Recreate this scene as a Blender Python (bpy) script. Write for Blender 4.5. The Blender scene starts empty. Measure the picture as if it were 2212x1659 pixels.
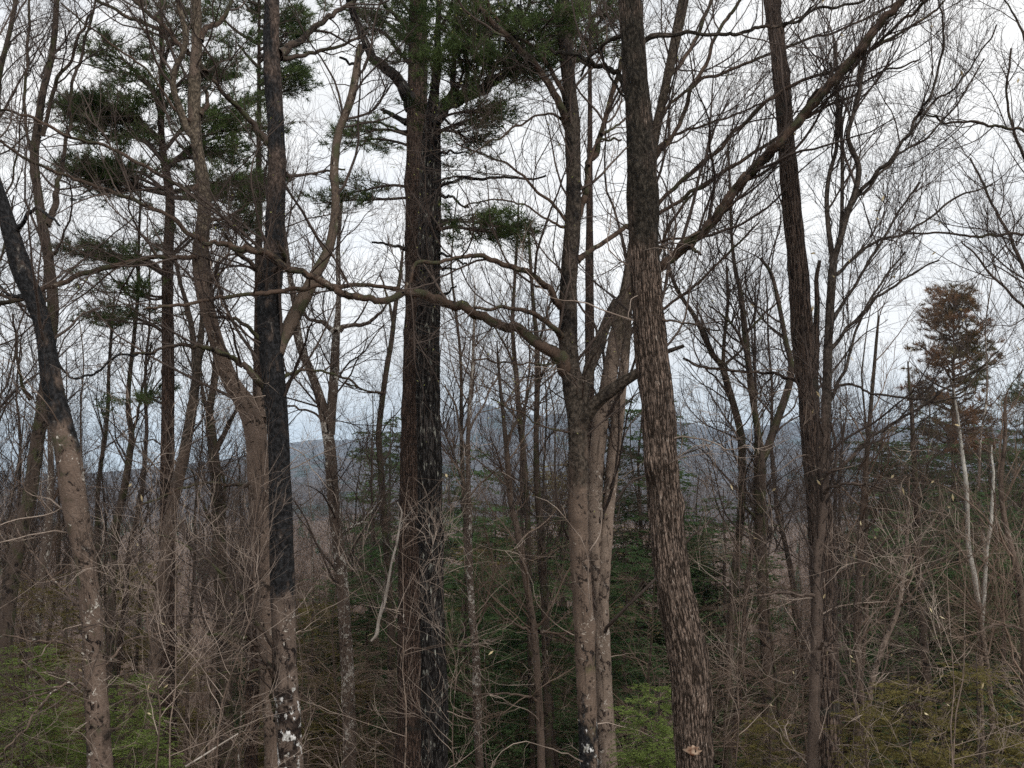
import bpy, math, random
import numpy as np
from mathutils import Vector

# ------------------------------------------------------------------ camera, sky, sun
SC = bpy.context.scene
PITCH = math.radians(4.83)
FPX = 2372.0                       # focal length in units of a 2212 wide picture
CAMZ = 1.6
cam_d = bpy.data.cameras.new('camera')
cam_d.sensor_width = 36.0
cam_d.lens = FPX / 2212.0 * 36.0
cam_d.clip_start = 0.1
cam_d.clip_end = 40000.0
cam = bpy.data.objects.new('camera', cam_d)
SC.collection.objects.link(cam)
cam.location = (0, 0, CAMZ)
cam.rotation_euler = (math.radians(90) + PITCH, 0, 0)
SC.camera = cam

SUN_EL, SUN_AZ = math.radians(42), math.radians(150)
world = bpy.data.worlds.new("World")
SC.world = world
world.use_nodes = True
wt = world.node_tree
wt.nodes.clear()


def build_world():
    n, l = wt.nodes, wt.links
    out = n.new('ShaderNodeOutputWorld')
    sky = n.new('ShaderNodeTexSky')
    sky.sky_type = 'NISHITA'
    sky.sun_disc = False
    sky.sun_elevation = SUN_EL
    sky.sun_rotation = SUN_AZ
    bs = n.new('ShaderNodeBackground')
    bs.inputs['Strength'].default_value = 0.10
    l.new(sky.outputs[0], bs.inputs['Color'])
    tc = n.new('ShaderNodeTexCoord')
    mp = n.new('ShaderNodeMapping')
    mp.inputs['Scale'].default_value = (1.0, 1.0, 3.0)
    l.new(tc.outputs['Generated'], mp.inputs['Vector'])
    no = n.new('ShaderNodeTexNoise')
    no.inputs['Scale'].default_value = 2.6
    no.inputs['Detail'].default_value = 5.0
    no.inputs['Roughness'].default_value = 0.5
    l.new(mp.outputs[0], no.inputs['Vector'])
    cr = n.new('ShaderNodeValToRGB')
    cr.color_ramp.elements[0].position = 0.36
    cr.color_ramp.elements[0].color = (0.62, 0.63, 0.64, 1)
    cr.color_ramp.elements[1].position = 0.58
    cr.color_ramp.elements[1].color = (0.80, 0.795, 0.785, 1)
    l.new(no.outputs['Fac'], cr.inputs['Fac'])
    # the cloud deck is bluer and a little duller down by the horizon
    sx = n.new('ShaderNodeSeparateXYZ')
    l.new(tc.outputs['Generated'], sx.inputs[0])
    hr = n.new('ShaderNodeValToRGB')
    hr.color_ramp.elements[0].position = 0.0
    hr.color_ramp.elements[0].color = (0.78, 0.88, 0.95, 1)
    hr.color_ramp.elements[1].position = 0.11
    hr.color_ramp.elements[1].color = (1, 1, 1, 1)
    l.new(sx.outputs['Z'], hr.inputs['Fac'])
    mu = n.new('ShaderNodeMix')
    mu.data_type = 'RGBA'
    mu.blend_type = 'MULTIPLY'
    mu.inputs['Factor'].default_value = 1.0
    l.new(cr.outputs[0], mu.inputs['A'])
    l.new(hr.outputs[0], mu.inputs['B'])
    bc = n.new('ShaderNodeBackground')
    l.new(mu.outputs['Result'], bc.inputs['Color'])
    bc.inputs['Strength'].default_value = 1.0
    n2 = n.new('ShaderNodeTexNoise')
    n2.inputs['Scale'].default_value = 3.4
    n2.inputs['Detail'].default_value = 4.0
    l.new(mp.outputs[0], n2.inputs['Vector'])
    r2 = n.new('ShaderNodeMapRange')
    r2.inputs['From Min'].default_value = 0.60
    r2.inputs['From Max'].default_value = 0.75
    r2.inputs['To Min'].default_value = 1.0
    r2.inputs['To Max'].default_value = 0.75
    l.new(n2.outputs['Fac'], r2.inputs['Value'])
    mx = n.new('ShaderNodeMixShader')
    l.new(r2.outputs[0], mx.inputs[0])
    l.new(bs.outputs[0], mx.inputs[1])
    l.new(bc.outputs[0], mx.inputs[2])
    l.new(mx.outputs[0], out.inputs['Surface'])


build_world()
sun_d = bpy.data.lights.new('sun', 'SUN')
sun_d.energy = 1.5
sun_d.angle = math.radians(25)
sun_d.color = (1.0, 0.96, 0.9)
sun = bpy.data.objects.new('sun', sun_d)
SC.collection.objects.link(sun)
sun.rotation_euler = (math.radians(90) - SUN_EL, 0, math.pi - SUN_AZ)
SC.view_settings.view_transform = 'Standard'
SC.view_settings.look = 'None'
SC.view_settings.exposure = 0.60
SC.view_settings.gamma = 1.0
SC.cycles.max_bounces = 4
SC.cycles.diffuse_bounces = 2
SC.cycles.glossy_bounces = 1
SC.cycles.transparent_max_bounces = 4
SC.cycles.volume_bounces = 1
SC.cycles.use_denoising = False

rng = np.random.default_rng(7)
random.seed(7)


# ------------------------------------------------------------------ placing helpers
def W(u, v, Y):
    """the world point at horizontal distance Y that is seen in direction (u, v) of the 2212 x 1659 layout"""
    u, v, Y = (np.asarray(a, dtype=float) for a in (u, v, Y))
    x = (u - 1106.0) / FPX
    z = (829.5 - v) / FPX
    dy = math.cos(PITCH) - z * math.sin(PITCH)
    dz = math.sin(PITCH) + z * math.cos(PITCH)
    s = Y / dy
    return np.stack(np.broadcast_arrays(x * s, Y + 0 * x, dz * s + CAMZ), axis=-1)


def vnoise(x, y, z=0.0, seed=0):
    x, y, z = np.broadcast_arrays(np.asarray(x, float), np.asarray(y, float), np.asarray(z, float))
    xi, yi, zi = np.floor(x).astype(np.int64), np.floor(y).astype(np.int64), np.floor(z).astype(np.int64)
    xf, yf, zf = x - xi, y - yi, z - zi
    xf, yf, zf = (t * t * (3 - 2 * t) for t in (xf, yf, zf))

    def h(a, b, c):
        k = (a * 374761393 + b * 668265263 + c * 2147483647 + seed * 1274126177) & 0xffffffff
        k = ((k ^ (k >> 13)) * 1274126177) & 0xffffffff
        k = (k ^ (k >> 16)) & 0xffffff
        return k / float(0xffffff)
    r = 0
    for i in (0, 1):
        wx = xf if i else 1 - xf
        for j in (0, 1):
            wy = yf if j else 1 - yf
            for k in (0, 1):
                wz = zf if k else 1 - zf
                r = r + h(xi + i, yi + j, zi + k) * wx * wy * wz
    return r


def fbm(x, y, z=0.0, seed=0, oct=4):
    a, s, t = 0.5, 0.0, 0.0
    for o in range(oct):
        s = s + a * vnoise(np.asarray(x) * 2 ** o, np.asarray(y) * 2 ** o, np.asarray(z) * 2 ** o, seed + o)
        t += a
        a *= 0.5
    return s / t


def ground_z(x, y):
    x, y = np.asarray(x, float), np.asarray(y, float)
    a = -0.30 * np.clip(y, 0, 60) - 0.02 * np.clip(-y, 0, 50) * 0
    t = np.clip((y - 60) / 240.0, 0, 1)
    b = -32.0 * (1 - (1 - t) ** 2)
    n = (fbm(x / 9.0, y / 9.0, 0, 3, 3) - 0.5) * 1.2 * np.clip((y - 2) / 10, 0.1, 1)
    big = (fbm(x / 220.0, y / 220.0, 0, 9, 3) - 0.5) * 14 * np.clip((y - 150) / 500, 0, 1)
    return a + b + n + big


# ------------------------------------------------------------------ objects
COL = SC.collection


def tag(o, label=None, cat=None, group=None, kind=None):
    if label:
        o['label'] = label
    if cat:
        o['category'] = cat
    if group:
        o['group'] = group
    if kind:
        o['kind'] = kind
    return o


def thing(name, label, cat, loc, group=None):
    o = bpy.data.objects.new(name, None)
    o.empty_display_size = 0.2
    COL.objects.link(o)
    o.location = loc
    return tag(o, label, cat, group)


def mesh_obj(name, V, loops, starts, mat, parent=None, uv=None, smooth=True, matidx=None):
    me = bpy.data.meshes.new(name)
    V = np.ascontiguousarray(V, dtype=np.float32).reshape(-1, 3)
    me.vertices.add(len(V))
    me.vertices.foreach_set('co', V.ravel())
    loops = np.ascontiguousarray(loops, dtype=np.int32).ravel()
    me.loops.add(len(loops))
    me.loops.foreach_set('vertex_index', loops)
    me.polygons.add(len(starts))
    me.polygons.foreach_set('loop_start', np.ascontiguousarray(starts, dtype=np.int32))
    if smooth:
        me.polygons.foreach_set('use_smooth', np.ones(len(starts), dtype=bool))
    if uv is not None:
        ul = me.uv_layers.new(name='UVMap')
        ul.data.foreach_set('uv', np.ascontiguousarray(uv, dtype=np.float32).ravel())
    for m in (mat if isinstance(mat, (list, tuple)) else [mat]):
        me.materials.append(m)
    if matidx is not None:
        me.polygons.foreach_set('material_index', np.ascontiguousarray(matidx, dtype=np.int32))
    me.update(calc_edges=True)
    o = bpy.data.objects.new(name, me)
    COL.objects.link(o)
    if parent is not None:
        o.parent = parent
    return o


def norm(a):
    return a / np.maximum(np.linalg.norm(a, axis=-1, keepdims=True), 1e-9)


def tubes(P, R, S=3):
    """P (N,K,3), R (N,K) -> verts, quads of N tapered tubes"""
    N, K = R.shape
    T = norm(np.gradient(P, axis=1))
    ref = norm(rng.normal(size=(N, 1, 3)) * 0.3 + np.array([0.2, 0.9, 0.1]))
    A = norm(np.cross(T, ref))
    B = np.cross(T, A)
    th = np.arange(S) * 2 * math.pi / S
    ring = A[:, :, None, :] * np.cos(th)[None, None, :, None] + B[:, :, None, :] * np.sin(th)[None, None, :, None]
    V = P[:, :, None, :] + ring * R[:, :, None, None]
    base = (np.arange(N) * K * S)[:, None, None]
    k = (np.arange(K - 1) * S)[None, :, None]
    s = np.arange(S)[None, None, :]
    s2 = (s + 1) % S
    q = np.stack([base + k + s, base + k + s2, base + k + S + s2, base + k + S + s], axis=-1)
    return V.reshape(-1, 3), q.reshape(-1, 4)


def blades(B, D, L, Wd):
    """thin triangles from B along D (unit) of length L, width Wd"""
    N = len(B)
    L = np.broadcast_to(L, (N,))[:, None]
    Wd = np.broadcast_to(Wd, (N,))[:, None]
    side = norm(np.cross(D, rng.normal(size=(N, 3))))
    V = np.stack([B - side * Wd * 0.5, B + side * Wd * 0.5, B + D * L], axis=1)
    t = np.arange(N * 3).reshape(-1, 3)
    return V.reshape(-1, 3), t


def leaves4(B, D, L, Wd):
    """flat pointed ovals (two triangles as a quad) from B along D"""
    N = len(B)
    L = np.broadcast_to(L, (N,))[:, None]
    Wd = np.broadcast_to(Wd, (N,))[:, None]
    side = norm(np.cross(D, rng.normal(size=(N, 3))))
    V = np.stack([B, B + D * L * 0.45 - side * Wd * 0.5, B + D * L, B + D * L * 0.45 + side * Wd * 0.5], axis=1)
    return V.reshape(-1, 3), np.arange(N * 4).reshape(-1, 4)


class MB:
    """gathers faces of several sorts into one mesh"""
    def __init__(self):
        self.V, self.F, self.n = [], [], 0

    def add(self, V, F, m=0):
        self.V.append(V)
        self.F.append((F + self.n, m))
        self.n += len(V)

    def build(self, name, mat, parent=None, off=(0, 0, 0), smooth=True):
        V = np.concatenate(self.V) - np.asarray(off)
        loops = np.concatenate([f.ravel() for f, _ in self.F])
        cnt = np.concatenate([np.full(len(f), f.shape[1]) for f, _ in self.F])
        starts = np.concatenate([[0], np.cumsum(cnt)[:-1]])
        mi = np.concatenate([np.full(len(f), m) for f, m in self.F])
        return mesh_obj(name, V, loops, starts, mat, parent, smooth=smooth, matidx=mi)


def resample(P, R, n):
    """Catmull-Rom through P (k,3) with radii"""
    A = np.column_stack([P, R])
    A = np.vstack([2 * A[0] - A[1], A, 2 * A[-1] - A[-2]])
    k = len(P) - 1
    t = np.linspace(0, k - 1e-6, n)
    i = t.astype(int)
    f = (t - i)[:, None]
    p0, p1, p2, p3 = A[i], A[i + 1], A[i + 2], A[i + 3]
    C = 0.5 * ((2 * p1) + (-p0 + p2) * f + (2 * p0 - 5 * p1 + 4 * p2 - p3) * f ** 2 + (-p0 + 3 * p1 - 3 * p2 + p3) * f ** 3)
    return C[:, :3], np.maximum(C[:, 3], 0.003)


def arclen(P):
    return np.concatenate([[0], np.cumsum(np.linalg.norm(np.diff(P, axis=0), axis=1))])


def even(P, R, step):
    s = arclen(P)
    n = max(6, int(s[-1] / step))
    t = np.linspace(0, s[-1], n)
    return np.stack([np.interp(t, s, P[:, j]) for j in range(3)], 1), np.interp(t, s, R)


def big_tube(name, P, R, S, mat, parent, off, rough=0.0, fx=6.0, fz=1.2, lump=0.04, seed=1, cap=True):
    """a trunk or limb with an uneven, furrowed surface and UVs in metres"""
    K = len(P)
    T = norm(np.gradient(P, axis=0))
    A = norm(np.cross(T, np.array([0.0, 1.0, 0.0]) + 0 * T))
    bad = np.abs(T[:, 1]) > 0.95
    if bad.any():
        A[bad] = norm(np.cross(T[bad], np.array([0.0, 0, 1.0])))
    B = norm(np.cross(A, T))          # points roughly along +Y or -Y
    th = np.linspace(0, 2 * math.pi, S, endpoint=False)
    th0 = math.pi / 2
    cs, sn = np.cos(th + th0), np.sin(th + th0)
    s = arclen(P)
    n = vnoise(cs[None] * 1.3 + 5, sn[None] * 1.3 + 5, s[:, None] * 1.5, seed) - 0.5
    r = R[:, None] * (1 + 2.2 * lump * n)
    fn = vnoise(cs[None] * 3 + 9, sn[None] * 3 + 9, s[:, None] / np.maximum(R.mean() * 1.6, 0.02), seed + 11) - 0.5
    r = r * (1 + 0.09 * fn)
    kr = np.random.default_rng(seed * 13 + 1)
    for _ in range(int(s[-1] / 0.75)):
        s0, a0, am, wd = kr.uniform(0, s[-1]), kr.uniform(0, 6.28), kr.uniform(0.06, 0.26), kr.uniform(0.5, 1.1)
        rr0 = float(np.interp(s0, s, R))
        ds = (s - s0) / (rr0 * wd)
        da = np.angle(np.exp(1j * (th + th0 - a0))) / 0.55
        r = r + rr0 * am * np.exp(-ds[:, None] ** 2 - da[None] ** 2)
    if rough:
        xx, yy = cs[None] * R[:, None] * fx * 2.2, sn[None] * R[:, None] * fx * 2.2
        f1 = vnoise(xx * 2 + 9, yy * 2 + 9, s[:, None] * fz, seed + 3)
        f2 = vnoise(xx * 5 + 3, yy * 5 + 3, s[:, None] * fz * 2.3, seed + 5)
        ridge = np.abs(f1 * 2 - 1) * 1.3 - 0.5 + (f2 - 0.5) * 0.6
        r = r + rough * ridge
    V = P[:, None] + A[:, None] * (cs[None] * r)[..., None] + B[:, None] * (sn[None] * r)[..., None]
    k = (np.arange(K - 1) * S)[:, None]
    j = np.arange(S)[None]
    j2 = (j + 1) % S
    q = np.stack([k + j, k + j2, k + S + j2, k + S + j], -1).reshape(-1, 4)
    rm = float(np.mean(R))
    u0 = (j / S * 2 * math.pi * rm) + 0 * k
    u1 = ((j + 1) / S * 2 * math.pi * rm) + 0 * k
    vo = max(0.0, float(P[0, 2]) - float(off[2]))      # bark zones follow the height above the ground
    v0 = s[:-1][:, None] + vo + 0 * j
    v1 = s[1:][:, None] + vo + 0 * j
    uv = np.stack([np.stack([u0, v0], -1), np.stack([u1, v0], -1), np.stack([u1, v1], -1), np.stack([u0, v1], -1)], 2).reshape(-1, 2)
    V = V.reshape(-1, 3)
    loops = q.ravel()
    starts = np.arange(len(q)) * 4
    return mesh_obj(name, V - np.asarray(off), loops, starts, mat, parent, uv=uv)


def grow(P, R, n, tr=(0.2, 1.0), L=(0.6, 1.4), ang=(35, 70), up=0.15, wig=0.25, K=5, rr=0.5, rmin=0.0015, rl=0.012, flat=0.0, weight=True, taper=0.75, lw=0.5):
    """n children on the curves P (N,K0,3) / R (N,K0); returns (n,K,3), (n,K)"""
    N, K0, _ = P.shape
    ln = np.linalg.norm(np.diff(P, axis=1), axis=2).sum(1)
    w = ln / ln.sum() if weight else None
    idx = rng.choice(N, n, p=w)
    t = rng.uniform(tr[0], tr[1], n)
    f = t * (K0 - 1)
    i = np.minimum(f.astype(int), K0 - 2)
    a = (f - i)[:, None]
    p = P[idx, i] * (1 - a) + P[idx, i + 1] * a
    tg = norm(P[idx, i + 1] - P[idx, i])
    pr = R[idx, i] * (1 - a[:, 0]) + R[idx, i + 1] * a[:, 0]
    perp = norm(np.cross(tg, rng.normal(size=(n, 3))))
    if flat:
        perp[:, 2] *= (1 - flat)
        perp = norm(perp)
    an = np.radians(rng.uniform(ang[0], ang[1], n))[:, None]
    d = norm(tg * np.cos(an) + perp * np.sin(an) + np.array([0, 0, up]))
    length = rng.uniform(L[0], L[1], n) * (1 - lw * t)
    r0 = np.minimum(pr * rr, length * rl)
    r0 = np.maximum(r0, rmin)
    pts = [p]
    step = (length / (K - 1))[:, None]
    bend = rng.normal(size=(n, 3)) * wig * 0.5
    for k in range(K - 1):
        d = norm(d + rng.normal(size=(n, 3)) * wig * 0.6 + bend * 0.5 + np.array([0, 0, up * 0.35]))
        if flat:
            d[:, 2] *= (1 - flat * 0.5)
            d = norm(d)
        p = p + d * step
        pts.append(p)
    Pn = np.stack(pts, 1)
    Rn = r0[:, None] * np.linspace(1, 1 - taper, K)[None]
    return Pn, np.maximum(Rn, 0.0009)


# ------------------------------------------------------------------ materials
def nodes_of(m):
    m.use_nodes = True
    nt = m.node_tree
    for x in list(nt.nodes):
        if x.type not in ('BSDF_PRINCIPLED', 'OUTPUT_MATERIAL'):
            nt.nodes.remove(x)
    b = nt.nodes['Principled BSDF']
    b.inputs['Roughness'].default_value = 0.9
    b.inputs['Specular IOR Level'].default_value = 0.15
    return nt, b


def rgb(c):
    return (c[0], c[1], c[2], 1)


def mixc(nt, fac, a, b):
    m = nt.nodes.new('ShaderNodeMix')
    m.data_type = 'RGBA'
    for key, v in (('Factor', fac), ('A', a), ('B', b)):
        if hasattr(v, 'links'):
            nt.links.new(v, m.inputs[key])
        else:
            m.inputs[key].default_value = v if key == 'Factor' else rgb(v)
    return m.outputs['Result']


def noise(nt, vec, scale, detail=3, rough=0.5, dist=0.0):
    n = nt.nodes.new('ShaderNodeTexNoise')
    n.inputs['Scale'].default_value = scale
    n.inputs['Detail'].default_value = detail
    n.inputs['Roughness'].default_value = rough
    n.inputs['Distortion'].default_value = dist
    nt.links.new(vec, n.inputs['Vector'])
    return n.outputs['Fac']


def ramp(nt, v, a, b):
    m = nt.nodes.new('ShaderNodeMapRange')
    m.interpolation_type = 'SMOOTHSTEP'
    m.inputs['From Min'].default_value = a
    m.inputs['From Max'].default_value = b
    nt.links.new(v, m.inputs['Value'])
    return m.outputs[0]


def math2(nt, op, a, b):
    m = nt.nodes.new('ShaderNodeMath')
    m.operation = op
    for i, v in enumerate((a, b)):
        if hasattr(v, 'links'):
            nt.links.new(v, m.inputs[i])
        else:
            m.inputs[i].default_value = v
    return m.outputs[0]


def mapping(nt, vec, scale):
    m = nt.nodes.new('ShaderNodeMapping')
    m.inputs['Scale'].default_value = scale
    nt.links.new(vec, m.inputs['Vector'])
    return m.outputs[0]


def furrowed(name, ridge, furrow, su=26, sv=5, width=0.22, lichen=None, lich=0.62, moss=None, mossy=0.6, zone=None, bump=0.03):
    """ridged bark; zone=(colour, v0, v1, thr): marks and painted-in shade growing between heights v0..v1 of the trunk"""
    m = bpy.data.materials.new(name)
    nt, b = nodes_of(m)
    tc = nt.nodes.new('ShaderNodeTexCoord')
    uv = tc.outputs['UV']
    base = mapping(nt, uv, (su, sv, 1))
    nd = nt.nodes.new('ShaderNodeTexNoise')
    nd.inputs['Scale'].default_value = 0.6
    nd.inputs['Detail'].default_value = 3
    nt.links.new(base, nd.inputs['Vector'])
    add = nt.nodes.new('ShaderNodeVectorMath')
    add.operation = 'MULTIPLY_ADD'
    nt.links.new(nd.outputs['Color'], add.inputs[0])
    add.inputs[1].default_value = (2.4, 2.4, 0)
    nt.links.new(base, add.inputs[2])
    vo = nt.nodes.new('ShaderNodeTexVoronoi')
    vo.feature = 'DISTANCE_TO_EDGE'
    vo.voronoi_dimensions = '2D'
    vo.inputs['Scale'].default_value = 1.0
    nt.links.new(add.outputs[0], vo.inputs['Vector'])
    rid0 = ramp(nt, vo.outputs['Distance'], 0.0, width)
    stk = ramp(nt, noise(nt, mapping(nt, uv, (su * 1.15, sv * 0.42, 1)), 1.0, 5, 0.62, 0.25), 0.40, 0.60)
    rid = ramp(nt, math2(nt, 'ADD', math2(nt, 'MULTIPLY', rid0, 0.45), math2(nt, 'MULTIPLY', stk, 0.55)), 0.14, 0.80)
    rid = math2(nt, 'MULTIPLY', rid, ramp(nt, noise(nt, mapping(nt, uv, (6, 1.6, 1)), 1.0, 4, 0.6), 0.15, 0.55))
    fine = noise(nt, mapping(nt, uv, (su * 3.5, sv * 4, 1)), 1.0, 4, 0.65)
    big = noise(nt, uv, 1.7, 3)
    mid = noise(nt, mapping(nt, uv, (su * 0.9, sv * 1.1, 1)), 1.0, 3)
    c = mixc(nt, ramp(nt, fine, 0.3, 0.7), [x * 0.55 for x in ridge], [min(1, x * 1.35) for x in ridge])
    c = mixc(nt, rid, furrow, c)
    if lichen:
        f = math2(nt, 'MULTIPLY', ramp(nt, mid, lich, lich + 0.07), rid)
        c = mixc(nt, f, c, lichen)
    if moss:
        c = mixc(nt, ramp(nt, math2(nt, 'ADD', big, math2(nt, 'MULTIPLY', fine, 0.25)), mossy, mossy + 0.1), c, moss)
    c = stain_and_shade(nt, uv, c, zone)
    nt.links.new(c, b.inputs['Base Color'])
    bp = nt.nodes.new('ShaderNodeBump')
    bp.inputs['Strength'].default_value = 1.0
    bp.inputs['Distance'].default_value = bump
    nt.links.new(math2(nt, 'ADD', rid, math2(nt, 'MULTIPLY', fine, 0.5)), bp.inputs['Height'])
    nt.links.new(bp.outputs[0], b.inputs['Normal'])
    return m


def stain_and_shade(nt, uv, c, zone):  # height bands: lichen, moss and marks, plus shade painted onto upper trunks
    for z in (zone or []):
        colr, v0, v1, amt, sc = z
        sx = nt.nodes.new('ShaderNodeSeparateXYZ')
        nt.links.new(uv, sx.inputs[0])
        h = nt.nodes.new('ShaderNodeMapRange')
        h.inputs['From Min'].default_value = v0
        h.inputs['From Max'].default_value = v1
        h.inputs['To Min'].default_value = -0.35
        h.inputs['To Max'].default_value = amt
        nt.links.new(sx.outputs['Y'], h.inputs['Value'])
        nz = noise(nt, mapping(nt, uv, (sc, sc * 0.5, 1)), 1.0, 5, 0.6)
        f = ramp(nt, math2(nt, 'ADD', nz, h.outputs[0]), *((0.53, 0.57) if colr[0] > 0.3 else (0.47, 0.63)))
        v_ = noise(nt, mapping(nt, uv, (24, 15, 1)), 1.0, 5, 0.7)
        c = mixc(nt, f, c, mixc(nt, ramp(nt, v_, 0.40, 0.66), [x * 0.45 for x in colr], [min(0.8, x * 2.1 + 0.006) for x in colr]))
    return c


def smooth_bark(name, base, dark, pale, lich=0.64, blot=0.62, zone=None, moss=None, mossy=0.62):
    m = bpy.data.materials.new(name)
    nt, b = nodes_of(m)
    tc = nt.nodes.new('ShaderNodeTexCoord')
    uv = tc.outputs['UV']
    fine = noise(nt, mapping(nt, uv, (30, 70, 1)), 1.0, 4, 0.6)
    big = noise(nt, mapping(nt, uv, (5, 3, 1)), 1.0, 4, 0.55)
    lic = math2(nt, 'ADD', math2(nt, 'MULTIPLY', noise(nt, mapping(nt, uv, (16, 12, 1)), 1.0, 6, 0.75, 0.8), 0.72), math2(nt, 'MULTIPLY', noise(nt, mapping(nt, uv, (2.6, 1.3, 1)), 1.0, 2), 0.30))
    blo = math2(nt, 'ADD', math2(nt, 'MULTIPLY', noise(nt, mapping(nt, uv, (11, 7, 1.0)), 1.0, 6, 0.75, 0.5), 0.75), math2(nt, 'MULTIPLY', noise(nt, mapping(nt, uv, (3.0, 1.1, 3)), 1.0, 2), 0.27))
    c = mixc(nt, ramp(nt, fine, 0.3, 0.72), [x * 0.68 for x in base], [min(1, x * 1.2) for x in base])
    c = mixc(nt, ramp(nt, big, 0.42, 0.7), c, [x * 0.6 for x in base])
    if moss:
        c = mixc(nt, ramp(nt, math2(nt, 'ADD', big, math2(nt, 'MULTIPLY', fine, 0.2)), mossy, mossy + 0.12), c, moss)
    c = mixc(nt, ramp(nt, blo, blot, blot + 0.05), c, dark)
    drip = noise(nt, mapping(nt, uv, (9, 0.9, 1)), 1.0, 5, 0.65, 0.3)
    c = mixc(nt, math2(nt, 'MULTIPLY', ramp(nt, drip, 0.56, 0.64), 0.75), c, [x * 0.28 for x in base])
    c = mixc(nt, ramp(nt, lic, lich, lich + 0.035), c, pale)
    c = stain_and_shade(nt, uv, c, zone)
    nt.links.new(c, b.inputs['Base Color'])
    bp = nt.nodes.new('ShaderNodeBump')
    bp.inputs['Strength'].default_value = 0.8
    bp.inputs['Distance'].default_value = 0.012
    nt.links.new(math2(nt, 'ADD', blo, math2(nt, 'MULTIPLY', fine, 0.4)), bp.inputs['Height'])
    nt.links.new(bp.outputs[0], b.inputs['Normal'])
    return m


def plain(name, a, b_, scale=3.0, rnd=0.0, spec=0.1, rough=0.9, trans=0.0):
    m = bpy.data.materials.new(name)
    nt, b = nodes_of(m)
    b.inputs['Roughness'].default_value = rough
    b.inputs['Specular IOR Level'].default_value = spec
    tc = nt.nodes.new('ShaderNodeTexCoord')
    f = noise(nt, tc.outputs['Object'], scale, 3)
    c = mixc(nt, ramp(nt, f, 0.32, 0.68), a, b_)
    if rnd:
        oi = nt.nodes.new('ShaderNodeObjectInfo')
        c = mixc(nt, math2(nt, 'MULTIPLY', oi.outputs['Random'], rnd), c, [x * 0.35 for x in a])
    nt.links.new(c, b.inputs['Base Color'])
    if trans:
        out = nt.nodes['Material Output']
        tr = nt.nodes.new('ShaderNodeBsdfTranslucent')
        nt.links.new(c, tr.inputs['Color'])
        ms = nt.nodes.new('ShaderNodeMixShader')
        ms.inputs[0].default_value = trans
        nt.links.new(b.outputs[0], ms.inputs[1])
        nt.links.new(tr.outputs[0], ms.inputs[2])
        nt.links.new(ms.outputs[0], out.inputs['Surface'])
    return m


PALE = (0.50, 0.47, 0.42)
WHITE = (0.72, 0.71, 0.66)
BLACK = (0.012, 0.012, 0.013)
MOSS = (0.055, 0.065, 0.028)
M = {}
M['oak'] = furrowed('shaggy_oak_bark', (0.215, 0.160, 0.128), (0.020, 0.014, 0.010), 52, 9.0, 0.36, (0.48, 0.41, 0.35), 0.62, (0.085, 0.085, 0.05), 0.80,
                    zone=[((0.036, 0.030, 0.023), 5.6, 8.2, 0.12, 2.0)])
M['pine'] = furrowed('dark_pine_bark', (0.042, 0.038, 0.036), (0.004, 0.003, 0.003), 32, 5.5, 0.28, (0.30, 0.30, 0.26), 0.59, (0.045, 0.048, 0.028), 0.78)
M['pine_far'] = furrowed('brown_pine_bark', (0.125, 0.084, 0.066), (0.02, 0.014, 0.012), 44, 8, 0.3, None, 0.6, (0.03, 0.028, 0.024), 0.72)
M['oak2'] = furrowed('grey_brown_oak_bark', (0.15, 0.108, 0.086), (0.014, 0.010, 0.009), 40, 4.4, 0.30, (0.30, 0.26, 0.23), 0.62, (0.05, 0.05, 0.04), 0.72)
TOP_SHADE = (0.045, 0.036, 0.028)  # shade painted into upper trunks seen against the sky; upward-darkening zones below likewise
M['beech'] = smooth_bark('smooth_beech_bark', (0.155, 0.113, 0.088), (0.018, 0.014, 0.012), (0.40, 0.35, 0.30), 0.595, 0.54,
                         zone=[(TOP_SHADE, 4.4, 7.2, 0.20, 2.6), ((0.012, 0.010, 0.009), 4.0, 8.0, 0.02, 4.5), ((0.075, 0.073, 0.032), 8.0, 1.0, 0.05, 3.0), (BLACK, 4.4, 2.8, 0.12, 5.0), ((0.5, 0.48, 0.42), 4.4, 2.8, -0.045, 14.0)])
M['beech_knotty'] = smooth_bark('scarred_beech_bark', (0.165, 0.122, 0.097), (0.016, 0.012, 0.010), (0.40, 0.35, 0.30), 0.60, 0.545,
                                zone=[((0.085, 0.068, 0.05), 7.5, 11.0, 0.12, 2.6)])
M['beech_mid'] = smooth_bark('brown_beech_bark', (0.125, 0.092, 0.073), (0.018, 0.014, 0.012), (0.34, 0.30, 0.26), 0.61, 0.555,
                             zone=[(TOP_SHADE, 5.0, 9.0, 0.14, 2.6)])
M['beech_mid2'] = smooth_bark('grey_brown_limb_bark', (0.12, 0.09, 0.07), (0.018, 0.014, 0.012), (0.34, 0.30, 0.26), 0.61, 0.55, moss=(0.07, 0.07, 0.04), mossy=0.6)
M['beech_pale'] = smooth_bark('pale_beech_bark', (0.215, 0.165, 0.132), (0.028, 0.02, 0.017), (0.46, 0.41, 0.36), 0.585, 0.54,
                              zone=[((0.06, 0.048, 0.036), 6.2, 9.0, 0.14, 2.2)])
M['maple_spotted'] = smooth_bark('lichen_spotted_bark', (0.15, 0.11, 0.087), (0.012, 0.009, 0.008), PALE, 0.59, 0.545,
                                 zone=[(BLACK, 4.4, 7.6, 0.17, 2.4), ((0.02, 0.015, 0.012), 9.0, 2.0, 0.02, 4.0)], moss=(0.06, 0.062, 0.035), mossy=0.66)  # black above adds painted shade to the mossy bark
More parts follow.
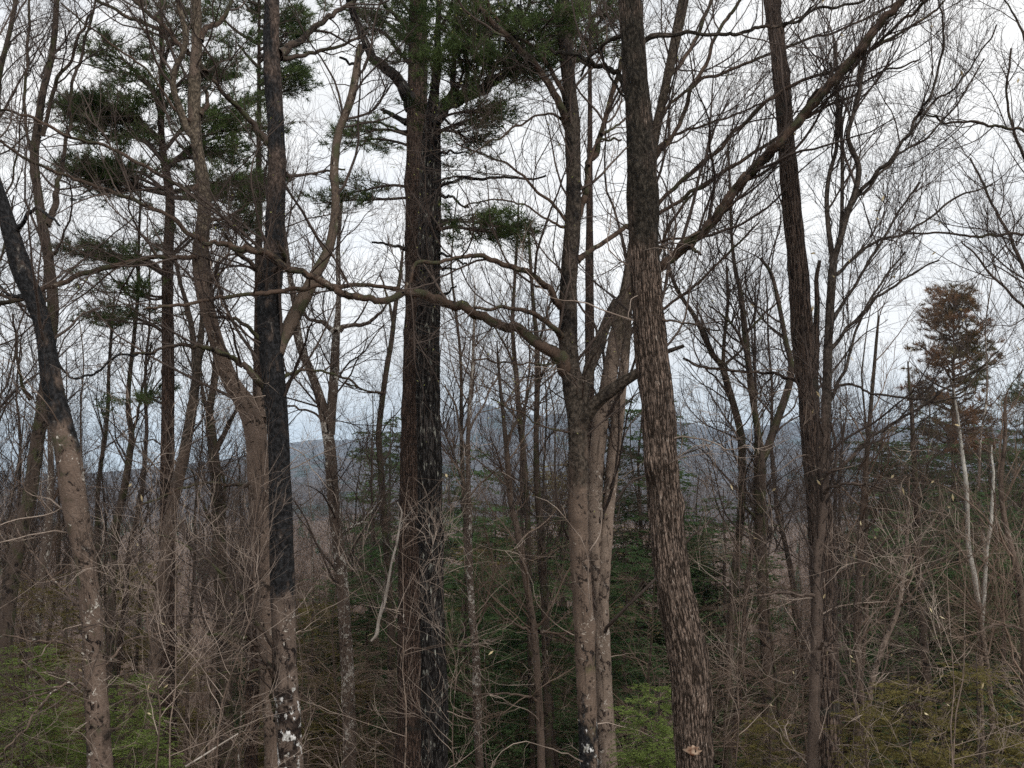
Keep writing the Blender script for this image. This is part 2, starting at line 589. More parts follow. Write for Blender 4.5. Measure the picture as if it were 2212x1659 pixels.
M['maple_black'] = smooth_bark('black_shaded_bark', (0.14, 0.105, 0.085), (0.014, 0.010, 0.009), (0.5, 0.47, 0.42), 0.60, 0.53,
                               zone=[(BLACK, 3.4, 5.3, 0.20, 3.6), ((0.065, 0.047, 0.038), 7.4, 9.2, 0.01, 2.2), ((0.016, 0.011, 0.009), 5.2, 3.4, 0.05, 6.0), (WHITE, 5.0, 3.2, -0.025, 13.0)])  # upper black is dark bark plus painted shade; white lichen below
M['maple'] = smooth_bark('mossy_maple_bark', (0.075, 0.056, 0.045), (0.014, 0.011, 0.010), (0.32, 0.30, 0.25), 0.63, 0.535, moss=(0.05, 0.052, 0.026), mossy=0.58)
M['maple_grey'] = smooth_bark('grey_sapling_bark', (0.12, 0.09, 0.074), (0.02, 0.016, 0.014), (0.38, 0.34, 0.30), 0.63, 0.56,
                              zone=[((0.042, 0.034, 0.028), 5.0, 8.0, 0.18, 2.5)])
M['limb'] = smooth_bark('brown_limb_bark', (0.088, 0.060, 0.045), (0.018, 0.014, 0.012), (0.24, 0.21, 0.17), 0.61, 0.55, moss=(0.05, 0.05, 0.028), mossy=0.58)
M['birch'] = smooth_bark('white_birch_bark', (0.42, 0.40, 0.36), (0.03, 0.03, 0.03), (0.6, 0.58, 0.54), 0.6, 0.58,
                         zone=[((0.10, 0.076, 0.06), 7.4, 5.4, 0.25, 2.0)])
M['spotted_mid'] = smooth_bark('pale_flaked_bark', (0.12, 0.09, 0.073), (0.02, 0.015, 0.014), PALE, 0.55, 0.57)
M['twig'] = plain('dark_twig_bark', (0.042, 0.033, 0.029), (0.085, 0.066, 0.057), 1.2)
M['twig_red'] = plain('reddish_twig_bark', (0.058, 0.044, 0.037), (0.115, 0.09, 0.077), 1.2)
M['twig_pale'] = plain('pale_twig_bark', (0.092, 0.060, 0.044), (0.30, 0.225, 0.175), 0.9, 0.5)  # pale tone paints in the lit look of low brush twigs
M['twig_bright'] = plain('pale_lit_twig_bark', (0.085, 0.060, 0.046), (0.38, 0.31, 0.26), 1.3)  # brighter copy: light on the pale low twigs put into their colour
M['far_bark'] = plain('distant_brown_bark', (0.105, 0.070, 0.052), (0.20, 0.143, 0.112), 1.5, 0.5)
M['needle'] = plain('pine_needles', (0.028, 0.046, 0.017), (0.10, 0.140, 0.050), 1.6, trans=0.25)
M['needle_brown'] = plain('browned_pine_needles', (0.24, 0.125, 0.075), (0.085, 0.095, 0.045), 0.5, trans=0.25)
M['hemlock'] = plain('hemlock_needles', (0.045, 0.088, 0.038), (0.13, 0.20, 0.085), 0.6, 0.45, trans=0.4)
M['hemlock_light'] = plain('bright_hemlock_needles', (0.12, 0.17, 0.042), (0.28, 0.36, 0.11), 3.0, trans=0.45)
M['hemlock_olive'] = plain('olive_hemlock_needles', (0.10, 0.088, 0.030), (0.23, 0.195, 0.07), 2.0, trans=0.35)
M['leaf'] = plain('dry_pale_beech_leaf', (0.46, 0.36, 0.20), (0.60, 0.52, 0.34), 4, trans=0.3)
M['leaf_brown'] = plain('dry_brown_leaf', (0.20, 0.10, 0.05), (0.32, 0.18, 0.09), 4, trans=0.3)
M['deadwood'] = plain('bleached_deadwood', (0.20, 0.17, 0.145), (0.40, 0.36, 0.32), 5)
M['bud'] = plain('yellow_green_buds', (0.22, 0.24, 0.07), (0.36, 0.36, 0.14), 4, trans=0.3)
M['heart'] = plain('raw_orange_wood', (0.10, 0.042, 0.022), (0.42, 0.32, 0.24), 14)
M['floor'] = plain('leaf_litter', (0.085, 0.055, 0.040), (0.16, 0.11, 0.08), 2.0)


# ------------------------------------------------------------------ the land
def grid_mesh(name, X, Y, Z, mat):
    a, b = X.shape
    V = np.stack([X, Y, Z], -1).reshape(-1, 3)
    i = (np.arange(a - 1) * b)[:, None]
    j = np.arange(b - 1)[None]
    q = np.stack([i + j, i + j + 1, i + b + j + 1, i + b + j], -1).reshape(-1, 4)
    o = mesh_obj(name, V, q.ravel(), np.arange(len(q)) * 4, mat)
    return o


def forest_cover(name, brown, brown2, green, sc, gthr):
    m = bpy.data.materials.new(name)
    nt, b = nodes_of(m)
    tc = nt.nodes.new('ShaderNodeTexCoord')
    v = tc.outputs['Object']
    f = noise(nt, mapping(nt, v, (1, 1, 0.5)), sc, 5, 0.75)
    g = noise(nt, v, sc * 0.11, 6, 0.65)
    c = mixc(nt, ramp(nt, f, 0.38, 0.62), brown, brown2)
    c = mixc(nt, ramp(nt, g, gthr, gthr + 0.05), c, green)
    nt.links.new(c, b.inputs['Base Color'])
    bp = nt.nodes.new('ShaderNodeBump')
    bp.inputs['Distance'].default_value = 3.0
    nt.links.new(f, bp.inputs['Height'])
    nt.links.new(bp.outputs[0], b.inputs['Normal'])
    return m


M['wooded'] = forest_cover('wooded_hillside', (0.035, 0.030, 0.032), (0.09, 0.074, 0.072), (0.016, 0.027, 0.020), 0.05, 0.56)

ys = np.concatenate([np.linspace(-60, 150, 106), np.geomspace(152, 14000, 110)])
xs = np.concatenate([-np.geomspace(60, 14000, 50)[::-1], np.linspace(-58, 58, 59), np.geomspace(60, 14000, 50)])
GX, GY = np.meshgrid(xs, ys)
g = grid_mesh('ground', GX, GY, ground_z(GX, GY), M['floor'])
tag(g, 'leaf strewn forest floor falling away into the valley', 'ground', kind='structure')


def ridge(name, label, Y0, pts, width, amp, seed, base=-55):
    u = np.linspace(-900, 3200, 420)
    top_v = np.interp(u, [p[0] for p in pts], [p[1] for p in pts])
    P = W(u, top_v, Y0)
    t = np.linspace(-1, 1, 60)
    X = np.repeat(P[None, :, 0], 60, 0)
    Yy = Y0 + t[:, None] * width + 0 * X
    prof = np.cos(t * math.pi / 2)[:, None] ** 1.2
    nz = (fbm(X / (width * 0.25), Yy / (width * 0.25), 0, seed, 5) - 0.5) * amp
    near = 1 - np.abs(t)[:, None]
    z = base + (P[None, :, 2] - base) * prof + nz * (1 - near ** 3 * 0.7) * np.minimum(1, (1.0 - np.abs(t)[:, None]) * 6)
    # tree crowns make the skyline slightly uneven
    z = z + (vnoise(X / 14.0, Yy / 40.0, 0, seed + 7) - 0.5) * (Y0 / 450.0)
    o = grid_mesh(name, X, Yy, z, M['wooded'])
    return tag(o, label, 'hill', kind='structure')


ridge('mountain', 'blue hazy mountain with a rounded summit on the horizon', 7200,
      [(-900, 1000), (300, 1030), (480, 998), (623, 968), (700, 955), (830, 958), (925, 935), (960, 922), (990, 905), (1022, 892), (1044, 883), (1065, 890),
       (1090, 899), (1150, 903), (1204, 900), (1300, 905), (1475, 908), (1510, 914), (1541, 926), (1600, 930), (1675, 922), (1841, 921), (2212, 935), (3200, 960)], 1700, 190, 5)
ridge('hills', 'grey purple wooded ridge in front of the mountain', 4200,
      [(-900, 1040), (100, 1046), (330, 1012), (480, 1000), (640, 1000), (800, 985), (960, 966), (1100, 968), (1204, 975), (1400, 985), (1600, 968), (1800, 975), (2212, 990), (3200, 1000)], 1300, 90, 15)
ridge('foothills', 'low brown wooded foothills across the valley', 2100,
      [(-900, 1050), (0, 1060), (250, 1052), (450, 1050), (650, 1046), (900, 1055), (1100, 1060), (1300, 1050), (1600, 1040), (1900, 1045), (2212, 1035), (3200, 1030)], 900, 50, 25)


def distant_woods():
    mb = MB()
    n = 5200
    y = 125 + 1500 * rng.random(n) ** 1.7
    x = (rng.random(n) - 0.5) * (y * 1.15 + 30)
    z = ground_z(x, y)
    H = rng.uniform(11, 17, n)
    base = np.stack([x, y, z], 1)
    upv = norm(np.stack([rng.normal(size=n) * 0.05, rng.normal(size=n) * 0.05, np.ones(n)], 1))
    mb.add(*blades(base, upv, H, rng.uniform(0.25, 0.45, n)))
    k = 60
    bi = np.repeat(np.arange(n), k)
    t = rng.uniform(0.3, 0.95, n * k)
    b = base[bi] + upv[bi] * (H[bi] * t)[:, None]
    d = norm(rng.normal(size=(n * k, 3)) * np.array([1, 1, 0.4]) + np.array([0, 0, 0.75]))
    mb.add(*blades(b, d, rng.uniform(1.5, 4.8, n * k) * (1.25 - t), rng.uniform(0.05, 0.16, n * k)))
    o = mb.build('distant_woods', M['far_bark'], smooth=False)
    tag(o, 'mass of bare brown trees filling the valley beyond the hillside', 'woods', kind='stuff')
    mb = MB()
    n = 700
    y = 120 + 1300 * rng.random(n) ** 1.6
    x = (rng.random(n) - 0.5) * (y * 1.15 + 30)
    keep = fbm(x / 90.0, y / 90.0, 0, 41, 2) > 0.47
    x, y = x[keep], y[keep]
    n = len(x)
    base = np.stack([x, y, ground_z(x, y)], 1)
    H = rng.uniform(9, 17, n)
    k = 260
    bi = np.repeat(np.arange(n), k)
    t = rng.uniform(0.08, 1.0, n * k)
    b = base[bi] + np.array([0, 0, 1.0]) * (H[bi] * t)[:, None]
    d = norm(rng.normal(size=(n * k, 3)) * np.array([1, 1, 0.1]) + np.array([0, 0, -0.12]))
    L = (1.03 - t) * H[bi] * 0.26 * rng.uniform(0.5, 1.1, n * k)
    mb.add(*leaves4(b, d, L, 0.25 + L * 0.25))
    o = mb.build('distant_conifers', M['hemlock'], smooth=False)
    tag(o, 'dark green conifers scattered through the valley woods', 'conifers', kind='stuff')


distant_woods()


# ------------------------------------------------------------------ trees traced from the photograph
def to_world(pts, Y, dY=0.0, seed=0):
    a = np.array(pts, float)
    n = len(a)
    s = np.linspace(0, 1, n)
    yy = Y + dY * s
    P = W(a[:, 0], a[:, 1], yy)
    R = a[:, 2] / FPX * yy
    return P, R


TRUNKS = {}        # name -> (u at mid height) used to place labels
LIMB_STORE = {}


def crown_twigs(curves, n1, L1, ang, up, n2, n3, mat, parent, off, tr=(0.1, 1.0), wig=0.28, r1=0.012, leafy=None, flat=0.0, n4=0):
    """curves: list of (P,R); fills one crown mesh with three orders of twigs"""
    K0 = 24
    PP, RR = [], []
    for P, R in curves:
        s = arclen(P)
        t = np.linspace(0, s[-1], K0)
        PP.append(np.stack([np.interp(t, s, P[:, j]) for j in range(3)], 1))
        RR.append(np.interp(t, s, R))
    P0, R0 = np.stack(PP), np.stack(RR)
    P1, R1 = grow(P0, R0, n1, tr=tr, L=(L1[0] * 1.15, L1[1] * 1.45), ang=ang, up=up * 0.8, wig=wig * 0.75, K=12, rr=0.5, rl=r1 * 0.8, flat=flat, lw=0.25)
    P2, R2 = grow(P1, R1, n1 * n2, tr=(0.10, 1.0), L=(L1[0] * 0.45, L1[1] * 0.75), ang=(20, 50), up=up * 0.6, wig=wig * 0.8, K=7, rr=0.65, rl=r1 * 0.5, flat=flat, lw=0.45)
    P3, R3 = grow(P2, R2, n1 * n2 * n3, tr=(0.10, 1.0), L=(0.18, 0.85), ang=(20, 52), up=up * 0.5, wig=wig, K=5, rr=0.75, rmin=0.0026, rl=0.008, flat=flat)
    mb = MB()
    mb.add(*tubes(P1, R1, 5))
    mb.add(*tubes(P2, R2, 4))
    mb.add(*tubes(P3, R3, 3))
    mats = [mat]
    if leafy:
        lm, nl, ls = leafy
        i = rng.choice(len(P3), nl)
        d = norm(rng.normal(size=(nl, 3)) * 0.6 + np.array([0, 0, -0.8]))
        mb.add(*leaves4(P3[i, -1], d, rng.uniform(0.7, 1.2, nl) * ls, ls * 0.35), 1)
        mats.append(lm)
    return mb.build('crown', mats, parent, off)


def traced_tree(name, label, cat, Y, bark, trunk, limbs=(), stems=(), top=3.0, S=28, rough=0.0, fx=6, fz=1.2, lump=0.05, limb_bark=None, tw=None,
                group=None, base_flare=1.25, lean=0.0, foliage=None, step=0.07, seed=None, low=0):
    seed = seed or (abs(hash(name)) % 50 if False else len(TRUNKS) * 3 + 2)
    P, R = to_world(trunk, Y)
    # carry the trunk down to the ground and up past the frame
    d = P[0] - P[1]
    gx = P[0, 0] + d[0] / max(abs(d[2]), 0.1) * 1.2 + lean
    gz = float(ground_z(gx, Y)) - 0.25
    mid = np.array([(P[0, 0] * 0.45 + gx * 0.55), Y, (P[0, 2] + gz) * 0.5])
    pts = [np.array([gx, Y, gz])]
    rad = [R[0] * base_flare * 1.25]
    if P[0, 2] - gz > 1.2:
        pts.append(mid)
        rad.append(R[0] * base_flare * 0.92)
    P = np.vstack([pts, P])
    R = np.concatenate([rad, R])
    if top:
        d = norm(P[-1] - P[-2])
        d = norm(d + np.array([0, 0, 0.5]))
        P = np.vstack([P, P[-1] + d * top * 0.5, P[-1] + d * top])
        R = np.concatenate([R, [R[-1] * 0.8, R[-1] * 0.35]])
    root = thing(name, label, cat, (gx, Y, gz + 0.25), group)
    off = np.array([gx, Y, gz + 0.25])
    Pd, Rd = resample(P, R, 60)
    # slight wander in depth so that stems are not flat
    w = (fbm(np.arange(60) / 14.0, 3.1, seed * 1.7, 2, 2) - 0.5) * 0.5
    w -= w[0]
    Pd[:, 1] += w * (1 + 0 * Rd)
    Pe, Re = even(Pd, Rd, step)
    big_tube('trunk', Pe, Re, S, bark, root, off, rough=rough, fx=fx, fz=fz, lump=lump, seed=seed)
    curves = [(Pe, Re)]
    for st in stems:
        Ps, Rs = to_world(st[1], Y, st[0])
        Ps[:, 1] += np.interp(Ps[0, 2], Pd[:, 2], w)
        Pq, Rq = resample(Ps, Rs, 40)
        Pq, Rq = even(Pq, Rq, step)
        big_tube('stem', Pq, Rq, max(14, S // 2), st[2] if len(st) > 2 else bark, root, off, rough=rough * 0.5, fx=fx, fz=fz, lump=lump, seed=seed + 1)
        curves.append((Pq, Rq))
    lcurves = []
    for lb in limbs:
        Ps, Rs = to_world(lb[1], Y, lb[0])
        Ps[:, 1] += np.interp(Ps[0, 2], Pd[:, 2], w)
        n = len(Ps)
        Pq, Rq = resample(Ps, Rs, 12 * n)
        jit = (fbm(np.arange(12 * n) / 5.0, seed, len(lcurves) * 2.2, 6, 2) - 0.5) * 0.16
        Pq[:, 1] += jit - jit[0]
        Pq[:, 2] += (fbm(np.arange(12 * n) / 4.0, seed + 9, len(lcurves) * 2.2, 6, 2) - 0.5) * 0.07
        kk = np.arange(12 * n) / 5.0 + 3.3 * len(lcurves)
        fr_ = kk - np.floor(kk)
        kx = vnoise(np.floor(kk), seed, 1.0, 4) * (1 - fr_) + vnoise(np.floor(kk) + 1, seed, 1.0, 4) * fr_ - 0.5
        kz = vnoise(np.floor(kk), seed, 5.0, 4) * (1 - fr_) + vnoise(np.floor(kk) + 1, seed, 5.0, 4) * fr_ - 0.5
        ease = np.minimum(1, np.arange(12 * n) / 12.0)
        Pq[:, 0] += kx * 0.035 * ease
        Pq[:, 2] += kz * 0.035 * ease
        Rq = Rq * 0.86
        Pq, Rq = even(Pq, Rq, 0.05)
        sl = arclen(Pq)
        Rq = Rq * (1 + 0.45 * np.exp(-sl / (Rq[0] * 2.2 + 0.03)))
        big_tube('limb', Pq, Rq, 12, limb_bark or bark, root, off, lump=0.08, seed=seed + 4 + len(lcurves))
        lcurves.append((Pq, Rq))
    if tw:
        cv = []
        if tw.get('trunk', True):
            for P_, R_ in curves:
                lo = tw.get('from', 0.35)
                k = int(len(P_) * lo) if P_ is Pe else 0
                cv.append((P_[k:], R_[k:]))
        nl = sum(arclen(p)[-1] for p, _ in lcurves)
        n1 = int(tw.get('n', 24) * 1.3)
        m = M[tw.get('mat', 'twig')]
        cv2 = cv + lcurves
        n1 = n1 + int(nl * tw.get('perm', 2.2) * 1.2)
        crown_twigs(cv2, n1, tw.get('L', (0.7, 2.2)), tw.get('ang', (35, 70)), tw.get('up', 0.22), tw.get('n2', 7), tw.get('n3', 5), m, root, off,
                    leafy=tw.get('leaf'), wig=tw.get('wig', 0.28), flat=tw.get('flat', 0.0))
    low = int(low * 0.55)
    if low:
        k0, k1 = int(len(Pe) * 0.10), int(len(Pe) * 0.52)
        Pl, Rl = Pe[k0:k1][None], Re[k0:k1][None]
        A1, B1 = grow(Pl, Rl, low, tr=(0, 1), L=(0.8, 2.6), ang=(60, 95), up=0.10, wig=0.34, K=14, rr=0.3, rl=0.0055, lw=0.2)
        A2, B2 = grow(A1, B1, low * 5, tr=(0.15, 1.0), L=(0.3, 1.1), ang=(25, 60), up=0.05, wig=0.36, K=8, rr=0.7, rl=0.007, rmin=0.0032)
        A3, B3 = grow(A2, B2, low * 14, tr=(0.15, 1.0), L=(0.1, 0.45), ang=(30, 60), up=0.05, wig=0.35, K=4, rr=0.8, rmin=0.0026)
        mb = MB()
        mb.add(*tubes(A1, B1, 5))
        mb.add(*tubes(A2, B2, 4))
        mb.add(*tubes(A3, B3, 3))
        mb.build('twig_sprays', M['twig_bright'], root, off)
    TRUNKS[name + str(len(TRUNKS))] = (label, float(np.interp(W(0, 1000, Y)[2], Pd[:, 2], Pd[:, 0])), Y)
    if foliage:
        foliage(root, off, curves, lcurves, Y)
    return root


# ---- pine foliage -------------------------------------------------------------------------------
def tufts(mb, B, D, n, L, wd, m=0, spread=0.75):
    bi = np.repeat(np.arange(len(B)), n)
    d = norm(D[bi] * 0.8 + rng.normal(size=(len(bi), 3)) * spread)
    mb.add(*blades(B[bi] + D[bi] * rng.uniform(-0.04, 0.04, len(bi))[:, None], d, rng.uniform(0.7, 1.15, len(bi)) * L, wd), m)


def pine_bough(mb, P, R, nsub=22, Lsub=(0.5, 1.1), ntw=5, needles=12, L=0.11, wd=0.010, start=0.25):
    """P,R polyline of a bough -> wood faces (mat 0) and needles (mat 1)"""
    s = arclen(P)
    t = np.linspace(0, s[-1], 14)
    Pc = np.stack([np.interp(t, s, P[:, j]) for j in range(3)], 1)[None]
    Rc = np.interp(t, s, R)[None]
    mb.add(*tubes(Pc, Rc, 6), 0)
    P1, R1 = grow(Pc, Rc, nsub, tr=(start, 1.0), L=Lsub, ang=(30, 65), up=0.07, wig=0.25, K=6, rr=0.6, rl=0.014, flat=0.82, lw=0.4)
    P2, R2 = grow(P1, R1, nsub * ntw, tr=(0.3, 1.0), L=(0.15, 0.38), ang=(25, 55), up=0.2, wig=0.2, K=3, rr=0.7, rl=0.012, flat=0.3)
    mb.add(*tubes(P1, R1, 4), 0)
    mb.add(*tubes(P2, R2, 3), 0)
    B = np.concatenate([P2[:, 1], P2[:, 2], P1[:, -1], P1[:, -2]])
    D = np.concatenate([norm(P2[:, 2] - P2[:, 1])] * 2 + [norm(P1[:, -1] - P1[:, -2])] * 2)
    D = norm(D + np.array([0, 0, 0.25]))
    tufts(mb, B, D, needles, L, wd, 1)


def pine_foliage(boughs, needle='needle', boost=1.0, **kw):
    """boughs: list of (dY, [(u,v,r)...], scale)"""
    def f(root, off, curves, lcurves, Y):
        mb = MB()
        for b in boughs:
            dY, pts = b[0], b[1]
            k = dict(kw)
            if len(b) > 2:
                k.update(b[2])
                k['nsub'] = int(k['nsub'] * boost)
            P, R = to_world(pts, Y, dY)
            Pq, Rq = resample(P, R, 16)
            pine_bough(mb, Pq, Rq, **k)
        mb.build('foliage', [M['twig'], M[needle]], root, off, smooth=False)
    return f


def auto_boughs(Y, axis, tiers, seed=3):
    """whorls of boughs round a straight pine stem given by (u,v) axis points; tiers: (v, reach px left/right, n, droop)"""
    r = random.Random(seed)
    out = []
    au = [a[0] for a in axis]
    av = [a[1] for a in axis]
    for v, reach, n, rise in tiers:
        u = float(np.interp(v, av[::-1] if av[0] > av[-1] else av, au[::-1] if av[0] > av[-1] else au))
        for k in range(n):
            a = 2 * math.pi * (k + r.random() * 0.7) / n
            du = math.cos(a) * reach * r.uniform(0.75, 1.05)
            dd = math.sin(a) * reach * r.uniform(0.7, 1.0) / FPX * Y
            dv = -rise * abs(reach) * r.uniform(0.5, 1.3)
            out.append((dd, [(u, v, 3.0), (u + du * 0.5, v + dv * 0.25 + 4, 2.2), (u + du, v + dv, 0.8)]))
    return out


# T1 leaning mossy maple at far left
traced_tree('mossy_maple', 'thick leaning maple at far left, mossy and shaded black above, lichen spotted brown below', 'maple tree', 14.0, M['maple_spotted'],
            [(214, 1659, 26), (203, 1500, 24), (194, 1373, 22), (184, 1280, 22), (172, 1190, 23), (156, 1106, 26), (143, 986, 27), (118, 880, 23), (100, 786, 21), (88, 720, 19),
             (68, 653, 19), (35, 575, 22), (14, 500, 18), (-8, 430, 17), (-30, 340, 14)],
            limbs=[(-1.0, [(205, 1515, 5), (190, 1500, 4), (160, 1482, 3.5), (130, 1483, 3), (95, 1500, 2.6), (50, 1510, 2.2), (0, 1530, 1.8)]),
                   (-1.4, [(160, 1482, 3), (120, 1490, 3), (80, 1530, 2.8), (55, 1570, 2.4), (15, 1610, 2), (-10, 1640, 1.6)]),
                   (-0.5, [(188, 1440, 4), (165, 1410, 3), (140, 1395, 2.6), (80, 1385, 2.2), (0, 1376, 1.8)]),
                   (1.0, [(183, 1330, 4), (150, 1300, 3), (100, 1240, 2.4), (60, 1190, 2), (15, 1120, 1.5)]),
                   (0.8, [(214, 1440, 4), (232, 1430, 3.5), (262, 1392, 2.8), (310, 1375, 2.4), (370, 1368, 1.8), (440, 1355, 1.4)]),
                   (0.5, [(98, 760, 5), (130, 800, 3), (180, 812, 3), (235, 780, 3), (285, 762, 3), (333, 758, 2.4)]),
                   (-0.8, [(20, 500, 6), (60, 445, 4.5), (120, 480, 3)]),
                   (1.5, [(60, 645, 6), (35, 640, 5), (10, 630, 4), (-30, 600, 3)])],
            tw=dict(n=26, mat='twig_red', L=(0.6, 2.0)), rough=0.004, top=2.5, low=14)

# T2 slim dark tree just behind it
traced_tree('dark_maple', 'slim dark forked tree rising straight up just behind the leaning mossy maple', 'maple tree', 17.0, M['maple'],
            [(-15, 1480, 18), (5, 1400, 17), (22, 1260, 16), (40, 1160, 15.5), (60, 1090, 15), (78, 970, 14), (92, 880, 13), (104, 780, 12), (111, 700, 12), (112, 640, 12), (104, 553, 11), (97, 500, 11),
             (88, 433, 10), (80, 350, 9.5), (88, 280, 9), (97, 200, 8), (112, 130, 7), (120, 60, 6.5), (123, 0, 6)],
            limbs=[(0.8, [(103, 485, 8), (122, 427, 8), (124, 387, 6), (140, 320, 5), (150, 240, 4.5), (158, 170, 4), (175, 110, 3.5), (200, 20, 3), (212, -30, 2.5)]),
                   (-0.6, [(98, 300, 5), (125, 190, 5), (150, 150, 4), (180, 90, 3.5), (205, 30, 3)]),
                   (0.5, [(80, 345, 5), (62, 300, 4), (58, 220, 4), (64, 130, 3.5), (66, 40, 3.2), (68, -20, 3)]),
                   (-0.5, [(66, 860, 5), (50, 830, 4), (38, 760, 3.2), (30, 680, 2.5)]),
                   (0.7, [(110, 640, 5), (60, 660, 4), (10, 640, 4), (-20, 630, 3)])],
            tw=dict(n=40, mat='twig', L=(0.6, 2.0)), top=3)
traced_tree('slim_maple', 'thin dark stem slanting up at the very left edge of the sky', 'maple tree', 19.0, M['maple'],
            [(-60, 1100, 9), (-48, 800, 8), (-40, 560, 7), (-28, 380, 7), (-6, 190, 6), (14, 95, 5.5), (37, 0, 5)],
            limbs=[(0.6, [(-44, 700, 5), (-20, 620, 4), (8, 520, 3), (30, 420, 2)]), (0.5, [(-30, 480, 5), (0, 430, 3), (26, 330, 2.4), (40, 200, 1.8)])],
            tw=dict(n=36, mat='twig', L=(0.8, 2.2)), top=2)

# T3 white pine with layered boughs
ax3 = [(366, 1053), (367, 500), (352, 330), (348, 60), (350, -60)]
b3 = []
for (dy, pts, k) in [
    (-1.0, [(350, 300, 4), (290, 255, 3), (235, 240, 2), (190, 236, 1)], dict(nsub=60)),
    (-0.5, [(350, 310, 4), (300, 275, 3), (240, 255, 2), (205, 250, 1)], dict(nsub=34)),
    (1.0, [(352, 330, 4), (400, 270, 3), (460, 240, 2), (520, 225, 1)], dict(nsub=34)),
    (-1.2, [(352, 280, 4), (330, 200, 3), (290, 150, 2), (245, 110, 1)], dict(nsub=34)),
    (0.5, [(350, 250, 4), (380, 190, 3), (430, 160, 2), (480, 150, 1)], dict(nsub=30)),
    (-0.5, [(348, 180, 4), (360, 120, 3), (380, 60, 2), (420, 10, 1)], dict(nsub=30)),
    (0.9, [(352, 350, 4), (310, 300, 3), (270, 290, 2), (230, 300, 1)], dict(nsub=20)),
    (-1.0, [(356, 410, 4), (300, 385, 3), (240, 375, 2), (185, 362, 1)], dict(nsub=42)),
    (-0.3, [(357, 420, 4), (300, 400, 3), (250, 392, 2), (210, 382, 1)], dict(nsub=38)),
    (-1.3, [(360, 420, 4), (420, 400, 3), (480, 395, 2), (545, 400, 1)], dict(nsub=38)),
    (0.8, [(360, 425, 4), (400, 425, 3), (460, 420, 2), (520, 425, 1)], dict(nsub=30)),
    (1.4, [(355, 360, 4), (400, 330, 3), (450, 325, 2), (500, 330, 1)], dict(nsub=24)),
    (-0.6, [(355, 370, 4), (430, 300, 3), (500, 280, 2), (560, 275, 1)], dict(nsub=24)),
    (-0.9, [(363, 600, 4), (310, 565, 3), (250, 548, 2), (185, 545, 1)], dict(nsub=20)),
    (0.8, [(364, 610, 4), (330, 570, 3), (280, 555, 2), (230, 560, 1)], dict(nsub=16)),
    (-0.7, [(363, 560, 3), (400, 530, 3), (450, 490, 2), (520, 480, 1)], dict(nsub=16)),
    (0.9, [(365, 730, 3), (330, 700, 2.6), (280, 688, 2), (215, 695, 1)], dict(nsub=16)),
    (-0.9, [(366, 640, 3), (330, 640, 2.6), (290, 625, 2), (270, 610, 1)], dict(nsub=10)),
    (0.3, [(366, 880, 3), (345, 870, 2), (320, 860, 1.2), (300, 868, 0.8)], dict(nsub=8)),
]:
    b3.append((dy, pts, k))
    q = random.Random(len(b3))
    k = dict(nsub=int(k['nsub'] * 0.55), Lsub=(0.5, 1.6))
    b3.append((dy * -0.6 + q.uniform(-0.6, 0.6), [(a, b + q.uniform(-14, 14), c) if i_ else (a, b, c) for i_, (a, b, c) in enumerate(pts)], k))
traced_tree('white_pine', 'dark straight white pine with flat layered green boughs, left of the leaning beech', 'pine tree', 22.0, M['pine_far'],
            [(365, 1659, 21), (367, 1500, 19), (370, 1340, 17), (368, 1200, 16), (366, 1053, 14.5), (367, 820, 13.5), (365, 720, 13), (363, 620, 12), (367, 500, 11), (367, 420, 10),
             (352, 330, 8), (346, 250, 7), (350, 150, 6), (348, 60, 5), (352, 0, 4)],
            foliage=pine_foliage(b3, boost=1.2, Lsub=(0.45, 1.6), needles=9, L=0.14, wd=0.014), tw=None, top=2.0, rough=0.006, low=14)

# T4 pale leaning stem that crosses the pine
traced_tree('young_beech', 'pale slanting young beech crossing behind the straight white pine', 'beech tree', 21.0, M['beech_mid'],
            [(330, 1480, 13), (340, 1340, 13), (355, 1200, 13), (368, 1106, 13), (383, 1045, 12.5), (397, 986, 12), (410, 903, 11), (421, 836, 10), (430, 770, 8), (437, 700, 6), (440, 620, 5)],
            stems=[(0.4, [(423, 820, 8), (420, 760, 7), (413, 703, 6), (402, 653, 5), (387, 603, 4), (375, 540, 3)])],
            limbs=[(0.5, [(388, 1020, 4), (365, 975, 2.6), (330, 950, 2), (280, 960, 1.4)]), (-0.6, [(425, 800, 4), (450, 740, 3), (480, 700, 2.4), (520, 640, 1.8)])],
            tw=dict(n=22, mat='twig_red', L=(0.5, 1.6)), top=1.5)

# T5 dark slender tree
traced_tree('slender_maple', 'slender black tree with a side fork, between the white pine and knotty beech', 'maple tree', 22.0, M['maple'],
            [(487, 1659, 14), (481, 1470, 13), (475, 1340, 13), (469, 1200, 12.5), (467, 1139, 12), (463, 1080, 11.5), (457, 986, 10), (452, 930, 9), (449, 886, 8.5), (457, 836, 8), (461, 786, 7), (462, 720, 6),
             (452, 640, 5), (448, 560, 4)],
            limbs=[(0.6, [(450, 900, 6), (437, 860, 5), (425, 820, 3.5), (405, 780, 2.6), (380, 720, 2)]),
                   (0.5, [(462, 970, 6), (480, 930, 5), (505, 885, 4), (515, 870, 3.5)]),
                   (-0.5, [(460, 1150, 6), (440, 1110, 4), (420, 1060, 3), (405, 1010, 2)]),
                   (-0.4, [(474, 1120, 5), (478, 1070, 4), (470, 1010, 3), (440, 960, 2.4)])],
            tw=dict(n=26, mat='twig', L=(0.5, 1.6)), top=1.5)

